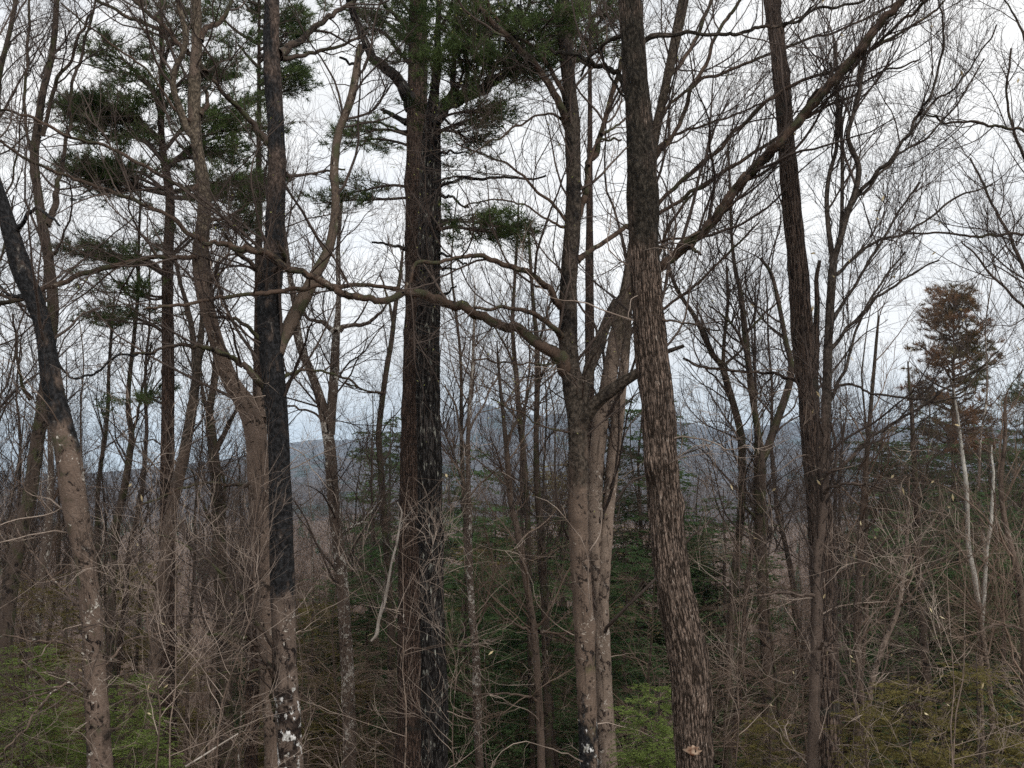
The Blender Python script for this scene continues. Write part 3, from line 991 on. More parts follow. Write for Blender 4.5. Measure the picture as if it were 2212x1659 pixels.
# T6a knotty beech
traced_tree('knotty_beech', 'knotty brown beech with a broken stub, leaning up and left beside the black trunk', 'beech tree', 16.5, M['beech_knotty'],
            [(588, 1659, 17), (582, 1530, 17), (574, 1406, 19), (568, 1300, 21), (563, 1200, 22), (557, 1086, 23), (554, 1010, 23), (551, 950, 24), (545, 905, 26), (527, 872, 22), (505, 843, 19),
             (482, 803, 18), (466, 753, 16), (454, 703, 15.5), (440, 640, 16), (433, 575, 15.5), (437, 525, 18), (446, 450, 15), (440, 383, 13.5), (428, 317, 12), (420, 250, 13),
             (419, 167, 13.5), (422, 83, 11), (420, 0, 10)],
            stems=[(0.2, [(560, 905, 20), (561, 880, 15), (558, 850, 10), (556, 830, 6), (555, 815, 2.5)]),
                   (-0.5, [(428, 330, 9), (420, 300, 8), (405, 280, 8), (392, 240, 7.5), (378, 200, 7), (376, 175, 7), (384, 145, 7), (400, 110, 6.5), (402, 70, 6.5), (390, 20, 6), (384, -20, 6)])],
            limbs=[(-1.0, [(435, 545, 9), (445, 527, 8), (410, 505, 6), (367, 467, 5), (300, 437, 5), (217, 410, 4.5), (150, 383, 4), (67, 347, 3.5), (0, 308, 3)]),
                   (-1.0, [(445, 400, 7), (410, 415, 5.5), (383, 400, 5), (317, 363, 4.6), (233, 323, 4.2), (150, 297, 4), (67, 257, 3.5), (0, 243, 3)]),
                   (0.8, [(440, 155, 8), (410, 115, 7), (383, 90, 6), (333, 60, 5), (267, 30, 4.5), (210, 0, 4), (160, -25, 3.5)]),
                   (0.8, [(400, 110, 6), (360, 65, 5.5), (320, 27, 5), (290, 0, 4.5), (260, -30, 4)]),
                   (-0.8, [(425, 270, 5), (383, 240, 3.6), (317, 150, 3), (260, 110, 2.6), (200, 63, 2.3), (133, 10, 2)]),
                   (-1.2, [(438, 560, 7), (417, 556, 6), (367, 560, 6), (300, 563, 6), (200, 590, 7), (133, 616, 6.5), (67, 640, 6), (0, 663, 5.5), (-40, 675, 5)]),
                   (0.8, [(428, 80, 8), (450, 55, 7), (480, 35, 6), (500, 0, 5)]),
                   (-0.9, [(445, 620, 6), (480, 560, 3), (540, 540, 3)]),
                   (0.6, [(432, 250, 6), (450, 220, 5), (440, 190, 5)]),
                   (0.9, [(450, 480, 6), (500, 470, 3), (540, 440, 2), (590, 430, 1.6)]),
                   (-0.8, [(556, 1040, 5), (520, 1048, 4), (470, 1045, 3.6), (410, 1048, 3.3), (350, 1070, 3), (280, 1100, 2.5)])],
            tw=dict(n=40, mat='twig_red', L=(0.6, 2.2), perm=2.4), top=3, limb_bark=M['limb'], lump=0.08, rough=0.004, S=32, low=16)

# T6b black maple, white lichen at its foot
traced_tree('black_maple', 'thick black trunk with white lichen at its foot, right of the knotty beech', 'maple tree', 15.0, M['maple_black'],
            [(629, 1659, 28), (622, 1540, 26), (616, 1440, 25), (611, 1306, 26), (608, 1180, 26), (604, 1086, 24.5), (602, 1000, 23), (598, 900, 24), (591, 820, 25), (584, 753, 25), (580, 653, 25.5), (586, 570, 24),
             (590, 500, 22), (593, 400, 20.5), (593, 317, 19.5), (590, 233, 19), (584, 150, 18.5), (580, 67, 17), (580, 0, 16.5)],
            stems=[(0.8, [(600, 765, 14), (610, 735, 14), (625, 705, 16), (641, 672, 15), (660, 638, 15), (682, 592, 13), (705, 550, 11), (719, 500, 10), (725, 430, 9), (722, 367, 9.5), (731, 290, 9),
                          (757, 217, 9), (770, 155, 8.5), (776, 110, 7), (777, 98, 5)], M['beech_mid2'])],
            limbs=[(1.0, [(596, 110, 11), (633, 82, 9), (667, 57, 7.5), (700, 32, 7), (735, 8, 6), (770, -15, 6)]),
                   (0.8, [(600, 118, 7), (640, 110, 5.5), (680, 103, 5), (737, 88, 4), (790, 60, 3)]),
                   (-0.8, [(580, 305, 9), (555, 280, 8), (533, 250, 7), (510, 228, 6.5), (493, 212, 6), (475, 190, 5), (450, 160, 4)]),
                   (-0.7, [(570, 625, 8), (557, 590, 7), (542, 570, 6), (517, 550, 5), (497, 525, 4.5), (480, 500, 4)]),
                   (-0.6, [(566, 745, 6), (550, 722, 5), (533, 703, 5), (505, 686, 4.5), (477, 683, 4), (450, 680, 3)]),
                   (-1.0, [(580, 850, 11), (566, 826, 9), (533, 796, 8), (510, 780, 7), (483, 766, 6.5), (443, 750, 6), (410, 746, 5), (373, 743, 4), (333, 758, 3.4), (283, 763, 3)]),
                   (0.5, [(600, 820, 5), (640, 800, 4), (680, 798, 3.4), (740, 815, 3), (780, 840, 2.4)]),
                   (0.6, [(610, 370, 5), (650, 371, 3.5), (700, 362, 3), (740, 358, 2.4)]),
                   (-0.7, [(600, 1490, 7), (585, 1455, 6.5), (560, 1405, 6), (535, 1380, 5), (500, 1372, 4), (440, 1370, 3)]),
                   (-0.6, [(596, 1400, 7), (575, 1375, 6), (550, 1345, 5.5), (525, 1300, 5), (500, 1270, 4), (470, 1225, 3), (400, 1180, 2.4), (320, 1140, 2)]),
                   (-1.2, [(597, 1555, 5), (588, 1530, 5), (586, 1490, 4.5), (590, 1460, 4), (578, 1445, 3.4), (540, 1450, 3), (470, 1458, 2.6), (400, 1480, 2.4), (330, 1505, 2)]),
                   (-0.6, [(572, 590, 6), (610, 566, 7), (600, 520, 3)])],
            tw=dict(n=44, mat='twig', L=(0.6, 2.2), perm=2.0), top=3, limb_bark=M['maple'], lump=0.07, rough=0.005, S=36, low=16)

# T7 forked, lichen flecked
traced_tree('forked_maple', 'forked tree with a pale flecked lower trunk, left of the central pair of dark pines', 'maple tree', 21.0, M['spotted_mid'],
            [(756, 1659, 14), (752, 1480, 14), (742, 1300, 13), (732, 1180, 13), (722, 1080, 13), (716, 980, 12.5), (704, 900, 11.5), (690, 850, 10), (673, 803, 9.5), (653, 753, 9), (643, 703, 9), (640, 660, 8), (628, 600, 6)],
            stems=[(0.4, [(716, 940, 10), (719, 880, 10.5), (724, 820, 10), (727, 753, 9.5), (730, 713, 8), (734, 653, 5.5), (733, 600, 5), (733, 540, 4.5), (737, 480, 4), (742, 420, 3)])],
            limbs=[(0.5, [(728, 720, 6), (717, 713, 6), (695, 698, 5), (667, 688, 4), (650, 660, 3)]),
                   (-0.4, [(735, 715, 6), (750, 708, 5), (787, 703, 5), (817, 683, 4), (833, 666, 3), (850, 640, 2)]),
                   (0.6, [(712, 930, 5), (690, 900, 3), (640, 880, 2.5), (600, 880, 2)]),
                   (-0.5, [(738, 1150, 4), (790, 1120, 3), (840, 1060, 2)])],
            tw=dict(n=34, mat='twig', L=(0.5, 1.9)), top=1.5)

# T8a rear pine of the central pair
b8a = [(1.2, [(905, 330, 4), (870, 310, 3), (810, 300, 2.4), (755, 310, 1)], dict(nsub=24)),
       (0.5, [(905, 410, 4), (850, 400, 3), (790, 410, 2), (720, 425, 1)], dict(nsub=22)),
       (1.0, [(905, 425, 3), (840, 430, 3), (770, 432, 2), (680, 440, 1)], dict(nsub=20)),
       (-0.5, [(905, 300, 4), (840, 280, 3), (800, 285, 2), (760, 300, 1)], dict(nsub=22)),
       (0.8, [(905, 120, 5), (850, 60, 4), (800, 30, 3), (740, 20, 2)], dict(nsub=26)),
       (-0.8, [(905, 90, 5), (860, 40, 4), (820, 0, 3), (790, -30, 2)], dict(nsub=30)),
       (1.3, [(905, 160, 5), (860, 110, 4), (830, 70, 3), (800, 60, 2)], dict(nsub=30)),
       (0.2, [(905, 60, 5), (880, 20, 4), (860, -10, 3), (840, -40, 2)], dict(nsub=30))]
traced_tree('tall_pine', 'rear dark pine of the touching pair in the centre, mostly hidden by its neighbour', 'pine tree', 19.5, M['pine_far'],
            [(886, 1659, 27), (888, 1373, 27), (890, 1100, 25), (893, 900, 24), (896, 700, 23), (898, 600, 23), (900, 400, 22.5), (903, 200, 22), (904, 100, 20.5), (905, 0, 19)],
            limbs=[(-1.0, [(893, 235, 15), (884, 213, 15), (864, 180, 14), (837, 153, 13.5), (810, 133, 12), (790, 93, 10), (767, 33, 9.5), (755, 0, 9), (740, -40, 8)]),
                   (0.6, [(880, 268, 7), (855, 255, 6), (840, 246, 5.5), (824, 238, 4)]),
                   (-0.5, [(880, 290, 4), (830, 270, 3), (780, 265, 2.4), (750, 262, 2)]),
                   (-0.6, [(880, 540, 5), (850, 532, 3.5), (808, 527, 2.5)]),
                   (-0.8, [(790, 100, 6), (770, 145, 4), (737, 130, 3)])],
            limb_bark=M['pine'], foliage=pine_foliage(b8a, boost=0.8, Lsub=(0.4, 1.2), needles=9, L=0.13, wd=0.012), top=4, S=40, rough=0.012, fx=8, fz=1.0, low=10)

# T8b front pine
b8b = [(1.0, [(940, 290, 5), (970, 275, 4), (1010, 260, 3), (1055, 240, 1)], dict(nsub=40)),
       (0.3, [(940, 280, 4), (985, 285, 3), (1010, 300, 2), (1040, 290, 1)], dict(nsub=34)),
       (-0.8, [(940, 260, 4), (980, 245, 3), (1020, 240, 2), (1060, 215, 1)], dict(nsub=30)),
       (0.6, [(938, 500, 5), (980, 490, 4), (1040, 500, 3), (1125, 505, 1)], dict(nsub=44)),
       (-0.6, [(938, 495, 4), (975, 478, 3), (1020, 480, 2), (1075, 490, 1)], dict(nsub=38)),
       (1.0, [(938, 490, 4), (965, 475, 3), (1000, 480, 2), (1050, 520, 1)], dict(nsub=26)),
       (0.4, [(935, 395, 3), (965, 385, 2), (1000, 380, 1.5), (1030, 385, 1)], dict(nsub=8))]
for i, (u0, v0, u1, v1) in enumerate([(1105, 133, 1130, 60), (1080, 160, 1120, 130), (1050, 170, 1080, 90), (1010, 195, 1030, 110), (960, 220, 985, 130), (935, 240, 950, 60), (1105, 133, 1180, 110),
                                      (1060, 165, 1100, 40), (985, 200, 1010, 60), (1030, 190, 1060, 20), (940, 180, 900, 60), (945, 120, 1000, 20), (1090, 140, 1150, 20), (1000, 150, 950, 30), (1110, 100, 1190, 40),
                                      (1040, 110, 1000, 0), (1110, 60, 1150, -30), (1000, 60, 1040, -30), (950, 60, 980, -30), (1060, 60, 1110, -20), (1105, 140, 1160, 165)]):
    b8b.append((random.Random(i).uniform(-1.6, 1.6), [(u0, v0, 4), ((u0 + u1) / 2 + 8, (v0 + v1) / 2 + 6, 3), (u1, v1, 1.2)], dict(nsub=30)))
traced_tree('furrowed_pine', 'deeply furrowed black pine at centre, front of the pair, heavy limbs at its top', 'pine tree', 16.0, M['pine'],
            [(939, 1659, 28.5), (937, 1500, 28), (934, 1373, 27), (930, 1200, 27), (928, 1086, 27), (926, 950, 26), (924, 850, 25.5), (924, 753, 25.5), (926, 640, 25), (926, 500, 24.5), (928, 400, 24), (930, 320, 22), (932, 260, 18),
             (936, 200, 11), (942, 120, 8), (944, 60, 6), (948, 0, 5)],
            limbs=[(-0.8, [(932, 275, 16), (954, 232, 16), (980, 212, 16), (1003, 201, 16), (1037, 190, 15), (1070, 165, 13), (1095, 140, 11.5), (1108, 120, 10), (1114, 70, 8), (1120, 0, 6)]),
                   (0.6, [(1000, 205, 8), (1006, 160, 6.5), (1009, 110, 6.5), (1010, 80, 5)]),
                   (0.8, [(975, 215, 8), (980, 150, 7), (983, 60, 6.5), (985, -20, 5)]),
                   (-0.6, [(946, 545, 4), (975, 585 - 30, 3), (1010, 570, 2.4)]),
                   (0.4, [(945, 575, 3.5), (965, 576, 3), (982, 579, 2.2)]),
                   (-0.6, [(946, 415, 4), (975, 425, 3.4), (1005, 443, 2.4), (1010, 440, 2)]),
                   (0.5, [(946, 325, 4), (975, 322, 3), (1010, 325, 2)]),
                   (-0.5, [(950, 640, 7), (962, 635, 4), (972, 628, 2.5), (984, 618, 2)]),
                   (0.4, [(946, 400, 4), (985, 385, 4), (1040, 380, 4), (1100, 380, 3.4), (1180, 378, 2.6)])],
            limb_bark=M['pine'], foliage=pine_foliage(b8b, boost=0.6, Lsub=(0.35, 1.1), needles=9, L=0.12, wd=0.011), top=4, S=56, rough=0.020, fx=7, fz=0.9, step=0.05, low=4)

# T9 multi-stemmed maple with the long sweeping limb
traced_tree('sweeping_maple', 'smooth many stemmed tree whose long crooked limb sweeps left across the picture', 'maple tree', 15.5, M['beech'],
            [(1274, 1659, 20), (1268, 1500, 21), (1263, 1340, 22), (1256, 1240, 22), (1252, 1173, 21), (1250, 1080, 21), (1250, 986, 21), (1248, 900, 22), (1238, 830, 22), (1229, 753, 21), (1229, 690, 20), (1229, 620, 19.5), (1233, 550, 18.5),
             (1237, 500, 18), (1240, 430, 17.5), (1240, 367, 17), (1237, 267, 17.5), (1229, 167, 16), (1220, 67, 15.5), (1217, 0, 15)],
            stems=[(0.3, [(1252, 960, 14), (1258, 905, 13), (1264, 840, 12), (1276, 790, 12.5), (1290, 755, 13), (1304, 715, 12), (1317, 680, 11), (1332, 648, 9)]),
                   (-0.7, [(1252, 935, 16), (1266, 900, 15), (1290, 868, 14), (1317, 846, 13.5), (1350, 822, 12), (1380, 804, 10), (1400, 785, 8), (1425, 765, 6), (1480, 745, 4)])],
            limbs=[(-1.6, [(1225, 800, 17), (1215, 772, 16), (1170, 744, 14), (1120, 706, 12), (1087, 700, 11.5), (1054, 686, 12), (1030, 671, 12), (987, 653, 12), (944, 642, 11.5), (904, 630, 11), (864, 626, 9.5), (827, 640, 9),
                           (787, 638, 8.5), (740, 630, 9), (717, 618, 9), (667, 590, 9), (610, 566, 8.5), (567, 537, 8.5), (530, 532, 8), (500, 527, 8), (467, 518, 7), (430, 519, 5)]),
                   (-2.0, [(1222, 655, 9), (1207, 653, 8.5), (1184, 613, 8), (1137, 583, 7.5), (1087, 563, 7), (1054, 553, 6.5), (1010, 546, 5.5), (984, 550, 4.5), (944, 558, 5), (897, 561, 5), (882, 600, 4.5), (866, 625, 4)]),
                   (-1.0, [(1222, 735, 8), (1207, 713, 7.5), (1170, 683, 6.5), (1120, 660, 5.5), (1070, 659, 4.5), (1020, 660, 4)]),
                   (-2.3, [(860, 622, 5), (800, 612, 5), (737, 613, 6), (683, 613, 6), (620, 622, 6), (567, 628, 6), (520, 630, 5), (467, 638, 5), (400, 650, 4.5), (350, 660, 4), (300, 662, 3)]),
                   (-0.9, [(1228, 265, 10), (1217, 227, 9.5), (1187, 173, 9), (1147, 123, 8.5), (1104, 80, 8), (1054, 27, 8), (1025, -10, 7)]),
                   (-0.3, [(1226, 215, 7), (1213, 187, 6), (1170, 117, 5.5), (1120, 73, 5), (1070, 30, 5), (1050, -10, 4)]),
                   (0.6, [(1240, 480, 10), (1252, 450, 9), (1262, 420, 8.5), (1270, 397, 8.5), (1270, 355, 8), (1273, 338, 8.5), (1287, 327, 8), (1300, 283, 7), (1323, 200, 6.5), (1347, 117, 6), (1367, 17, 6), (1375, -20, 5)]),
                   (1.0, [(1248, 560, 7), (1290, 528, 6), (1350, 490, 6), (1395, 465, 5)]),
                   (0.4, [(1300, 283, 4), (1330, 265, 3), (1352, 250, 3)]),
                   (0.6, [(1272, 350, 4), (1290, 300, 3), (1320, 293, 3), (1345, 295, 2.4)]),
                   (-0.6, [(1226, 780, 5), (1170, 785, 2.5), (1090, 780, 2.4), (1020, 775, 2)]),
                   (-0.8, [(1232, 250, 4), (1180, 240, 3), (1120, 260, 3), (1060, 300, 2.6), (1010, 330, 2)]),
                   (-0.5, [(1231, 480, 4), (1210, 450, 4), (1190, 430, 4), (1150, 395, 3.6), (1100, 350, 3), (1040, 325, 2.6), (985, 300, 2)]),
                   (-0.5, [(1231, 486, 4), (1190, 475, 3), (1140, 440, 2.6), (1080, 425, 2.2), (1000, 440, 2)]),
                   (-0.4, [(1262, 940, 4), (1200, 930, 2.6), (1140, 900, 2), (1060, 860, 1.6)])],
            limb_bark=M['limb'], tw=dict(n=46, mat='twig_red', L=(0.5, 1.9), perm=1.9, leaf=(M['bud'], 900, 0.035)), top=3, S=36, lump=0.07, rough=0.003, low=16)

# T11 beech pair with diagonal limb
traced_tree('pale_beech', 'pale twin stemmed beech left of the shaggy oak, one limb slanting to upper right', 'beech tree', 17.0, M['beech_pale'],
            [(1314, 1659, 19), (1309, 1540, 17), (1304, 1440, 16), (1299, 1306, 15), (1304, 1220, 14), (1309, 1150, 13.5), (1320, 1020, 14), (1331, 920, 14), (1338, 850, 12.5), (1348, 786, 10.5), (1354, 710, 9.5), (1357, 650, 9)],
            stems=[(-0.5, [(1296, 1300, 13), (1286, 1200, 14), (1284, 1120, 15), (1287, 1000, 16), (1298, 900, 16.5), (1310, 840, 16.5), (1320, 786, 16.5), (1334, 710, 14.5), (1346, 650, 13), (1357, 590, 11.5), (1372, 500, 11), (1392, 400, 11),
                          (1412, 300, 11), (1424, 245, 10), (1434, 200, 10), (1447, 140, 11), (1462, 67, 12), (1476, 0, 12), (1484, -50, 11)])],
            limbs=[(-2.6, [(1325, 700, 12), (1338, 655, 13), (1362, 620, 13), (1400, 594, 12.5), (1440, 568, 12.5), (1475, 535, 12.5), (1518, 500, 12.5), (1545, 470, 12.5), (1575, 427, 12.5), (1615, 380, 12.5), (1648, 345, 12.5), (1675, 318, 12.5),
                           (1715, 273, 12), (1765, 213, 11.5), (1795, 180, 11.5), (1825, 145, 11), (1865, 97, 10.5), (1908, 43, 10), (1948, 0, 9), (1990, -40, 8)]),
                   (-2.0, [(1455, 560, 5), (1490, 535, 5), (1500, 540, 4.5), (1515, 553, 3)]),
                   (-1.0, [(1375, 480, 6), (1420, 440, 5), (1475, 390, 5), (1542, 333, 5), (1608, 262, 4.6), (1675, 207, 4.5), (1742, 175, 4.2), (1825, 143, 4), (1900, 98, 4), (2000, 40, 3), (2040, 0, 2.4)]),
                   (-0.5, [(1385, 490, 6), (1430, 460, 5), (1475, 430, 5), (1542, 387, 5), (1608, 343, 4.6), (1662, 310, 4.4), (1715, 272, 4), (1770, 240, 3.5), (1850, 205, 3)]),
                   (0.5, [(1428, 250, 6), (1450, 225, 4), (1508, 178, 4), (1575, 155, 4), (1658, 120, 3.6), (1775, 78, 3.4), (1842, 53, 3), (1942, 5, 2.6), (1980, -20, 2)]),
                   (0.9, [(1405, 350, 6), (1440, 310, 5), (1475, 253, 5.5), (1495, 183, 5), (1525, 140, 5), (1542, 83, 4.5), (1575, 33, 4.5), (1608, -5, 4)]),
                   (0.6, [(1410, 330, 6), (1445, 300, 4), (1475, 285, 3.4), (1542, 265, 3), (1610, 240, 2.4), (1700, 190, 2)]),
                   (1.2, [(1440, 170, 6), (1470, 140, 5), (1500, 90, 5), (1520, 40, 4.5), (1540, 0, 4)]),
                   (0.5, [(1355, 650, 6), (1400, 600, 4), (1450, 480, 4), (1520, 400, 3), (1600, 350, 2.4)]),
                   (1.0, [(1350, 720, 5), (1400, 690, 4), (1470, 640, 3.4), (1560, 560, 3), (1640, 480, 2)]),
                   (-2.4, [(1735, 250, 5), (1758, 205, 5), (1800, 175, 4.5), (1842, 145, 4.5), (1875, 110, 4.5), (1920, 70, 4), (1975, 25, 4), (2008, -5, 3.4)]),
                   (-2.4, [(1712, 280, 4), (1760, 240, 3), (1808, 200, 3), (1860, 178, 3), (1908, 157, 2.8), (1988, 127, 2)]),
                   (-1.5, [(1385, 535, 4), (1440, 520, 3), (1520, 500, 2.4), (1580, 440, 2)])],
            limb_bark=M['limb'], tw=dict(n=44, mat='twig', L=(0.7, 2.4), perm=1.9, up=0.3, ang=(25, 55)), top=0, S=28, lump=0.06, rough=0.003, low=14)

# T10 big shaggy oak
traced_tree('shaggy_oak', 'thickest trunk, a leaning shaggy grey oak right of centre with a raw knot low down', 'oak tree', 12.0, M['oak'],
            [(1502, 1659, 41), (1496, 1530, 42), (1490, 1440, 42), (1474, 1350, 40), (1457, 1270, 38), (1447, 1190, 37), (1440, 1106, 36.5), (1433, 1020, 37), (1426, 930, 37), (1421, 860, 37), (1412, 786, 36.5), (1403, 700, 34),
             (1397, 620, 33), (1392, 553, 32), (1389, 480, 33), (1388, 400, 33), (1386, 333, 32), (1380, 260, 29), (1373, 167, 28), (1366, 67, 27), (1362, 0, 26)],
            limbs=[(0.8, [(1368, 225, 12), (1352, 195, 10), (1338, 168, 8), (1318, 150, 7), (1287, 140, 6.5), (1254, 127, 5.5), (1220, 118, 5), (1190, 110, 4)]),
                   (0.5, [(1352, 85, 6), (1335, 80, 6), (1310, 95, 5), (1290, 112, 4.5), (1270, 135, 4), (1255, 170, 3)]),
                   (0.5, [(1385, 90, 6), (1410, 80, 6), (1475, 77, 5), (1552, 78, 4.6), (1610, 70, 4.4), (1662, 57, 4.2), (1708, 50, 4), (1768, 22, 3.6), (1868, 0, 3), (1930, -20, 2)]),
                   (0.4, [(1370, 260, 5), (1350, 215, 3.4), (1318, 160, 3), (1300, 100, 2.4)]),
                   (-0.4, [(1412, 700, 5), (1450, 690, 3), (1500, 700, 2.4), (1560, 715, 2)])],
            tw=dict(n=8, mat='twig', L=(0.8, 1.8), perm=1.4, n2=6), top=4, S=96, rough=0.020, fx=8, fz=2.0, step=0.04, lump=0.035, low=12)

oak = [o for o in COL.objects if o.name == 'shaggy_oak'][0]
kc = W(1492, 1612, 12.0)
ring = np.linspace(0, 2 * math.pi, 18, endpoint=False)
kv, kf = [], []
rngk = np.random.default_rng(3)
prof = [(0.080, 0.06), (0.072, -0.004), (0.055, -0.012), (0.040, -0.010), (0.020, -0.006), (0.001, -0.009)]
wob = 1 + 0.14 * rngk.normal(size=18)
for rr_, yy_ in prof:
    for a_, w_ in zip(ring, wob):
        kv.append((math.cos(a_) * rr_ * w_ * 0.95, yy_, math.sin(a_) * rr_ * w_ * 0.8))
for a_ in range(len(prof) - 1):
    for b_ in range(18):
        kf.append((a_ * 18 + b_, a_ * 18 + (b_ + 1) % 18, (a_ + 1) * 18 + (b_ + 1) % 18, (a_ + 1) * 18 + b_))
kf = np.array(kf)
kpos = np.array(kc) - np.array([0.0, 0.195, 0.0])
mesh_obj('knot', np.array(kv) + kpos - np.array(oak.location), kf.ravel(), np.arange(len(kf)) * 4, M['heart'], oak)

# T12 right oak
traced_tree('straight_oak', 'tall furrowed brown oak at right, narrowing and leaning slightly left towards its top', 'oak tree', 17.0, M['oak2'],
            [(1786, 1659, 33), (1783, 1530, 30), (1781, 1440, 28), (1779, 1300, 27), (1776, 1200, 28), (1772, 1106, 27), (1765, 1040, 24), (1757, 953, 22), (1752, 880, 22), (1747, 800, 24), (1740, 740, 25), (1734, 690, 24), (1729, 640, 22),
             (1723, 553, 20.5), (1714, 467, 21), (1705, 367, 20), (1696, 267, 19), (1687, 167, 18), (1678, 67, 17), (1669, 0, 17)],
            stems=[(0.3, [(1758, 890, 9), (1764, 800, 8.5), (1767, 745, 7.5), (1768, 700, 6.5), (1770, 650, 6), (1768, 600, 5), (1775, 560, 4)])],
            limbs=[(0.6, [(1735, 830, 5), (1690, 812, 4), (1640, 801, 3.6), (1540, 795, 3.4), (1475, 775, 3)]),
                   (-0.8, [(1690, 60, 4), (1720, 40, 3), (1760, 10, 2)])],
            tw=dict(n=10, mat='twig', L=(0.6, 1.6), n2=4), top=4, S=48, rough=0.012, fx=8, fz=1.3, step=0.05, lump=0.04, low=18)

# T13 smooth slender stem in front of it
traced_tree('forked_sapling', 'slender smooth tree touching the straight oak, fanning into a broom of branches', 'young tree', 15.5, M['maple_grey'],
            [(1757, 1659, 12), (1760, 1530, 11.5), (1762, 1440, 11), (1767, 1380, 11), (1770, 1306, 10), (1769, 1206, 10), (1777, 1120, 10), (1783, 1040, 10), (1786, 953, 10), (1788, 820, 10), (1788, 720, 9.5), (1792, 620, 9), (1797, 560, 8.5)],
            stems=[(0.5, [(1796, 565, 6), (1786, 500, 5.5), (1782, 433, 5), (1788, 380, 4.5), (1803, 325, 4.2), (1804, 270, 4), (1806, 190, 3.6), (1800, 100, 3)]),
                   (-0.6, [(1797, 565, 7), (1808, 530, 6.5), (1826, 465, 6.5), (1843, 420, 6), (1851, 365, 6), (1833, 320, 5.5), (1828, 290, 5), (1850, 215, 4.5), (1862, 130, 4), (1880, 60, 3)]),
                   (0.3, [(1797, 570, 5), (1812, 500, 4.5), (1815, 420, 4), (1815, 330, 4), (1808, 240, 3.5), (1790, 140, 3)])],
            limbs=[(-1.0, [(1825, 460, 6), (1870, 398, 5), (1918, 350, 4.6), (1948, 307, 4.2), (1982, 253, 4), (1995, 227, 3.6), (2028, 140, 3), (2030, 60, 2.6), (2020, 0, 2)]),
                   (-0.6, [(1948, 307, 3.4), (2010, 232, 3), (2060, 190, 2.6), (2110, 130, 2.2), (2150, 60, 2)]),
                   (0.8, [(1838, 440, 4), (1880, 400, 3.4), (1940, 340, 3), (2020, 280, 2.6), (2080, 200, 2.2), (2120, 130, 1.8)]),
                   (-0.9, [(1774, 1040, 6), (1795, 1020, 5), (1828, 1000, 4.5), (1868, 956, 4), (1908, 926, 3.8), (1980, 885, 3.4), (2042, 840, 3), (2108, 800, 2.4), (2160, 760, 2)]),
                   (-0.6, [(1790, 860, 5), (1825, 828, 3.6), (1860, 835, 3.2), (1892, 846, 3), (1975, 863, 3), (2050, 860, 2.4), (2110, 850, 2)]),
                   (-1.0, [(1778, 1068, 5), (1800, 1052, 3.6), (1825, 1045, 3.4), (1875, 1046, 3.2), (1918, 1060, 2.4)]),
                   (0.9, [(1795, 600, 5), (1840, 560, 4), (1900, 520, 3.4), (1960, 500, 3), (2050, 440, 2.6), (2140, 400, 2)]),
                   (0.4, [(1790, 700, 5), (1830, 640, 4), (1880, 560, 3.6), (1940, 460, 3), (1985, 400, 2.4)]),
                   (-0.5, [(1790, 760, 5), (1840, 700, 4), (1900, 640, 3.4), (1960, 600, 2.8), (2030, 560, 2)]),
                   (0.8, [(1787, 880, 5), (1830, 800, 4), (1860, 700, 3.4), (1900, 620, 2.8), (1960, 540, 2.2)]),
                   (-1.2, [(1770, 1400, 4), (1783, 1392, 4), (1795, 1410, 3.4), (1812, 1438, 3), (1830, 1475, 2.6), (1850, 1530, 2.2), (1853, 1590, 1.8)]),
                   (-0.4, [(1765, 1290, 4), (1730, 1285, 3), (1690, 1280, 2.6), (1610, 1294, 2)]),
                   (-0.9, [(1800, 1250, 3), (1850, 1220, 2.6), (1900, 1190, 2.4), (1935, 1150, 2)]),
                   (-0.9, [(1780, 1180, 4), (1830, 1190, 3), (1860, 1160, 3), (1890, 1125, 2.4)])],
            tw=dict(n=50, mat='twig', L=(0.6, 2.0), perm=2.6, up=0.3, ang=(22, 50), leaf=(M['leaf'], 80, 0.09)), top=0, S=24, lump=0.05, low=18)

# T14 / T15 thin forked trees in front of the ridge
traced_tree('wishbone_maple', 'dark wishbone shaped tree between the shaggy oak and the straight oak', 'maple tree', 22.0, M['maple'],
            [(1660, 1659, 13), (1656, 1406, 13), (1650, 1273, 13), (1644, 1130, 13), (1640, 1050, 13), (1638, 990, 12), (1633, 930, 7.5), (1624, 870, 7), (1616, 800, 7), (1609, 726, 7), (1600, 640, 5), (1588, 586, 4.5), (1580, 520, 3.5), (1575, 440, 3)],
            stems=[(0.4, [(1642, 1000, 9), (1660, 955, 8.5), (1678, 903, 8.5), (1692, 865, 8), (1703, 826, 8), (1706, 786, 6.5), (1696, 745, 5.5), (1688, 700, 5), (1675, 636, 4.5), (1662, 590, 4), (1640, 560, 3)])],
            limbs=[(-0.5, [(1632, 1120, 4), (1610, 1090, 3), (1598, 1050, 2.5)]), (0.6, [(1609, 720, 4), (1640, 690, 3), (1690, 640, 2)]), (-0.5, [(1612, 760, 4), (1580, 700, 3), (1530, 660, 2)])],
            tw=dict(n=46, mat='twig', L=(0.6, 2.2), up=0.3), top=1.5)
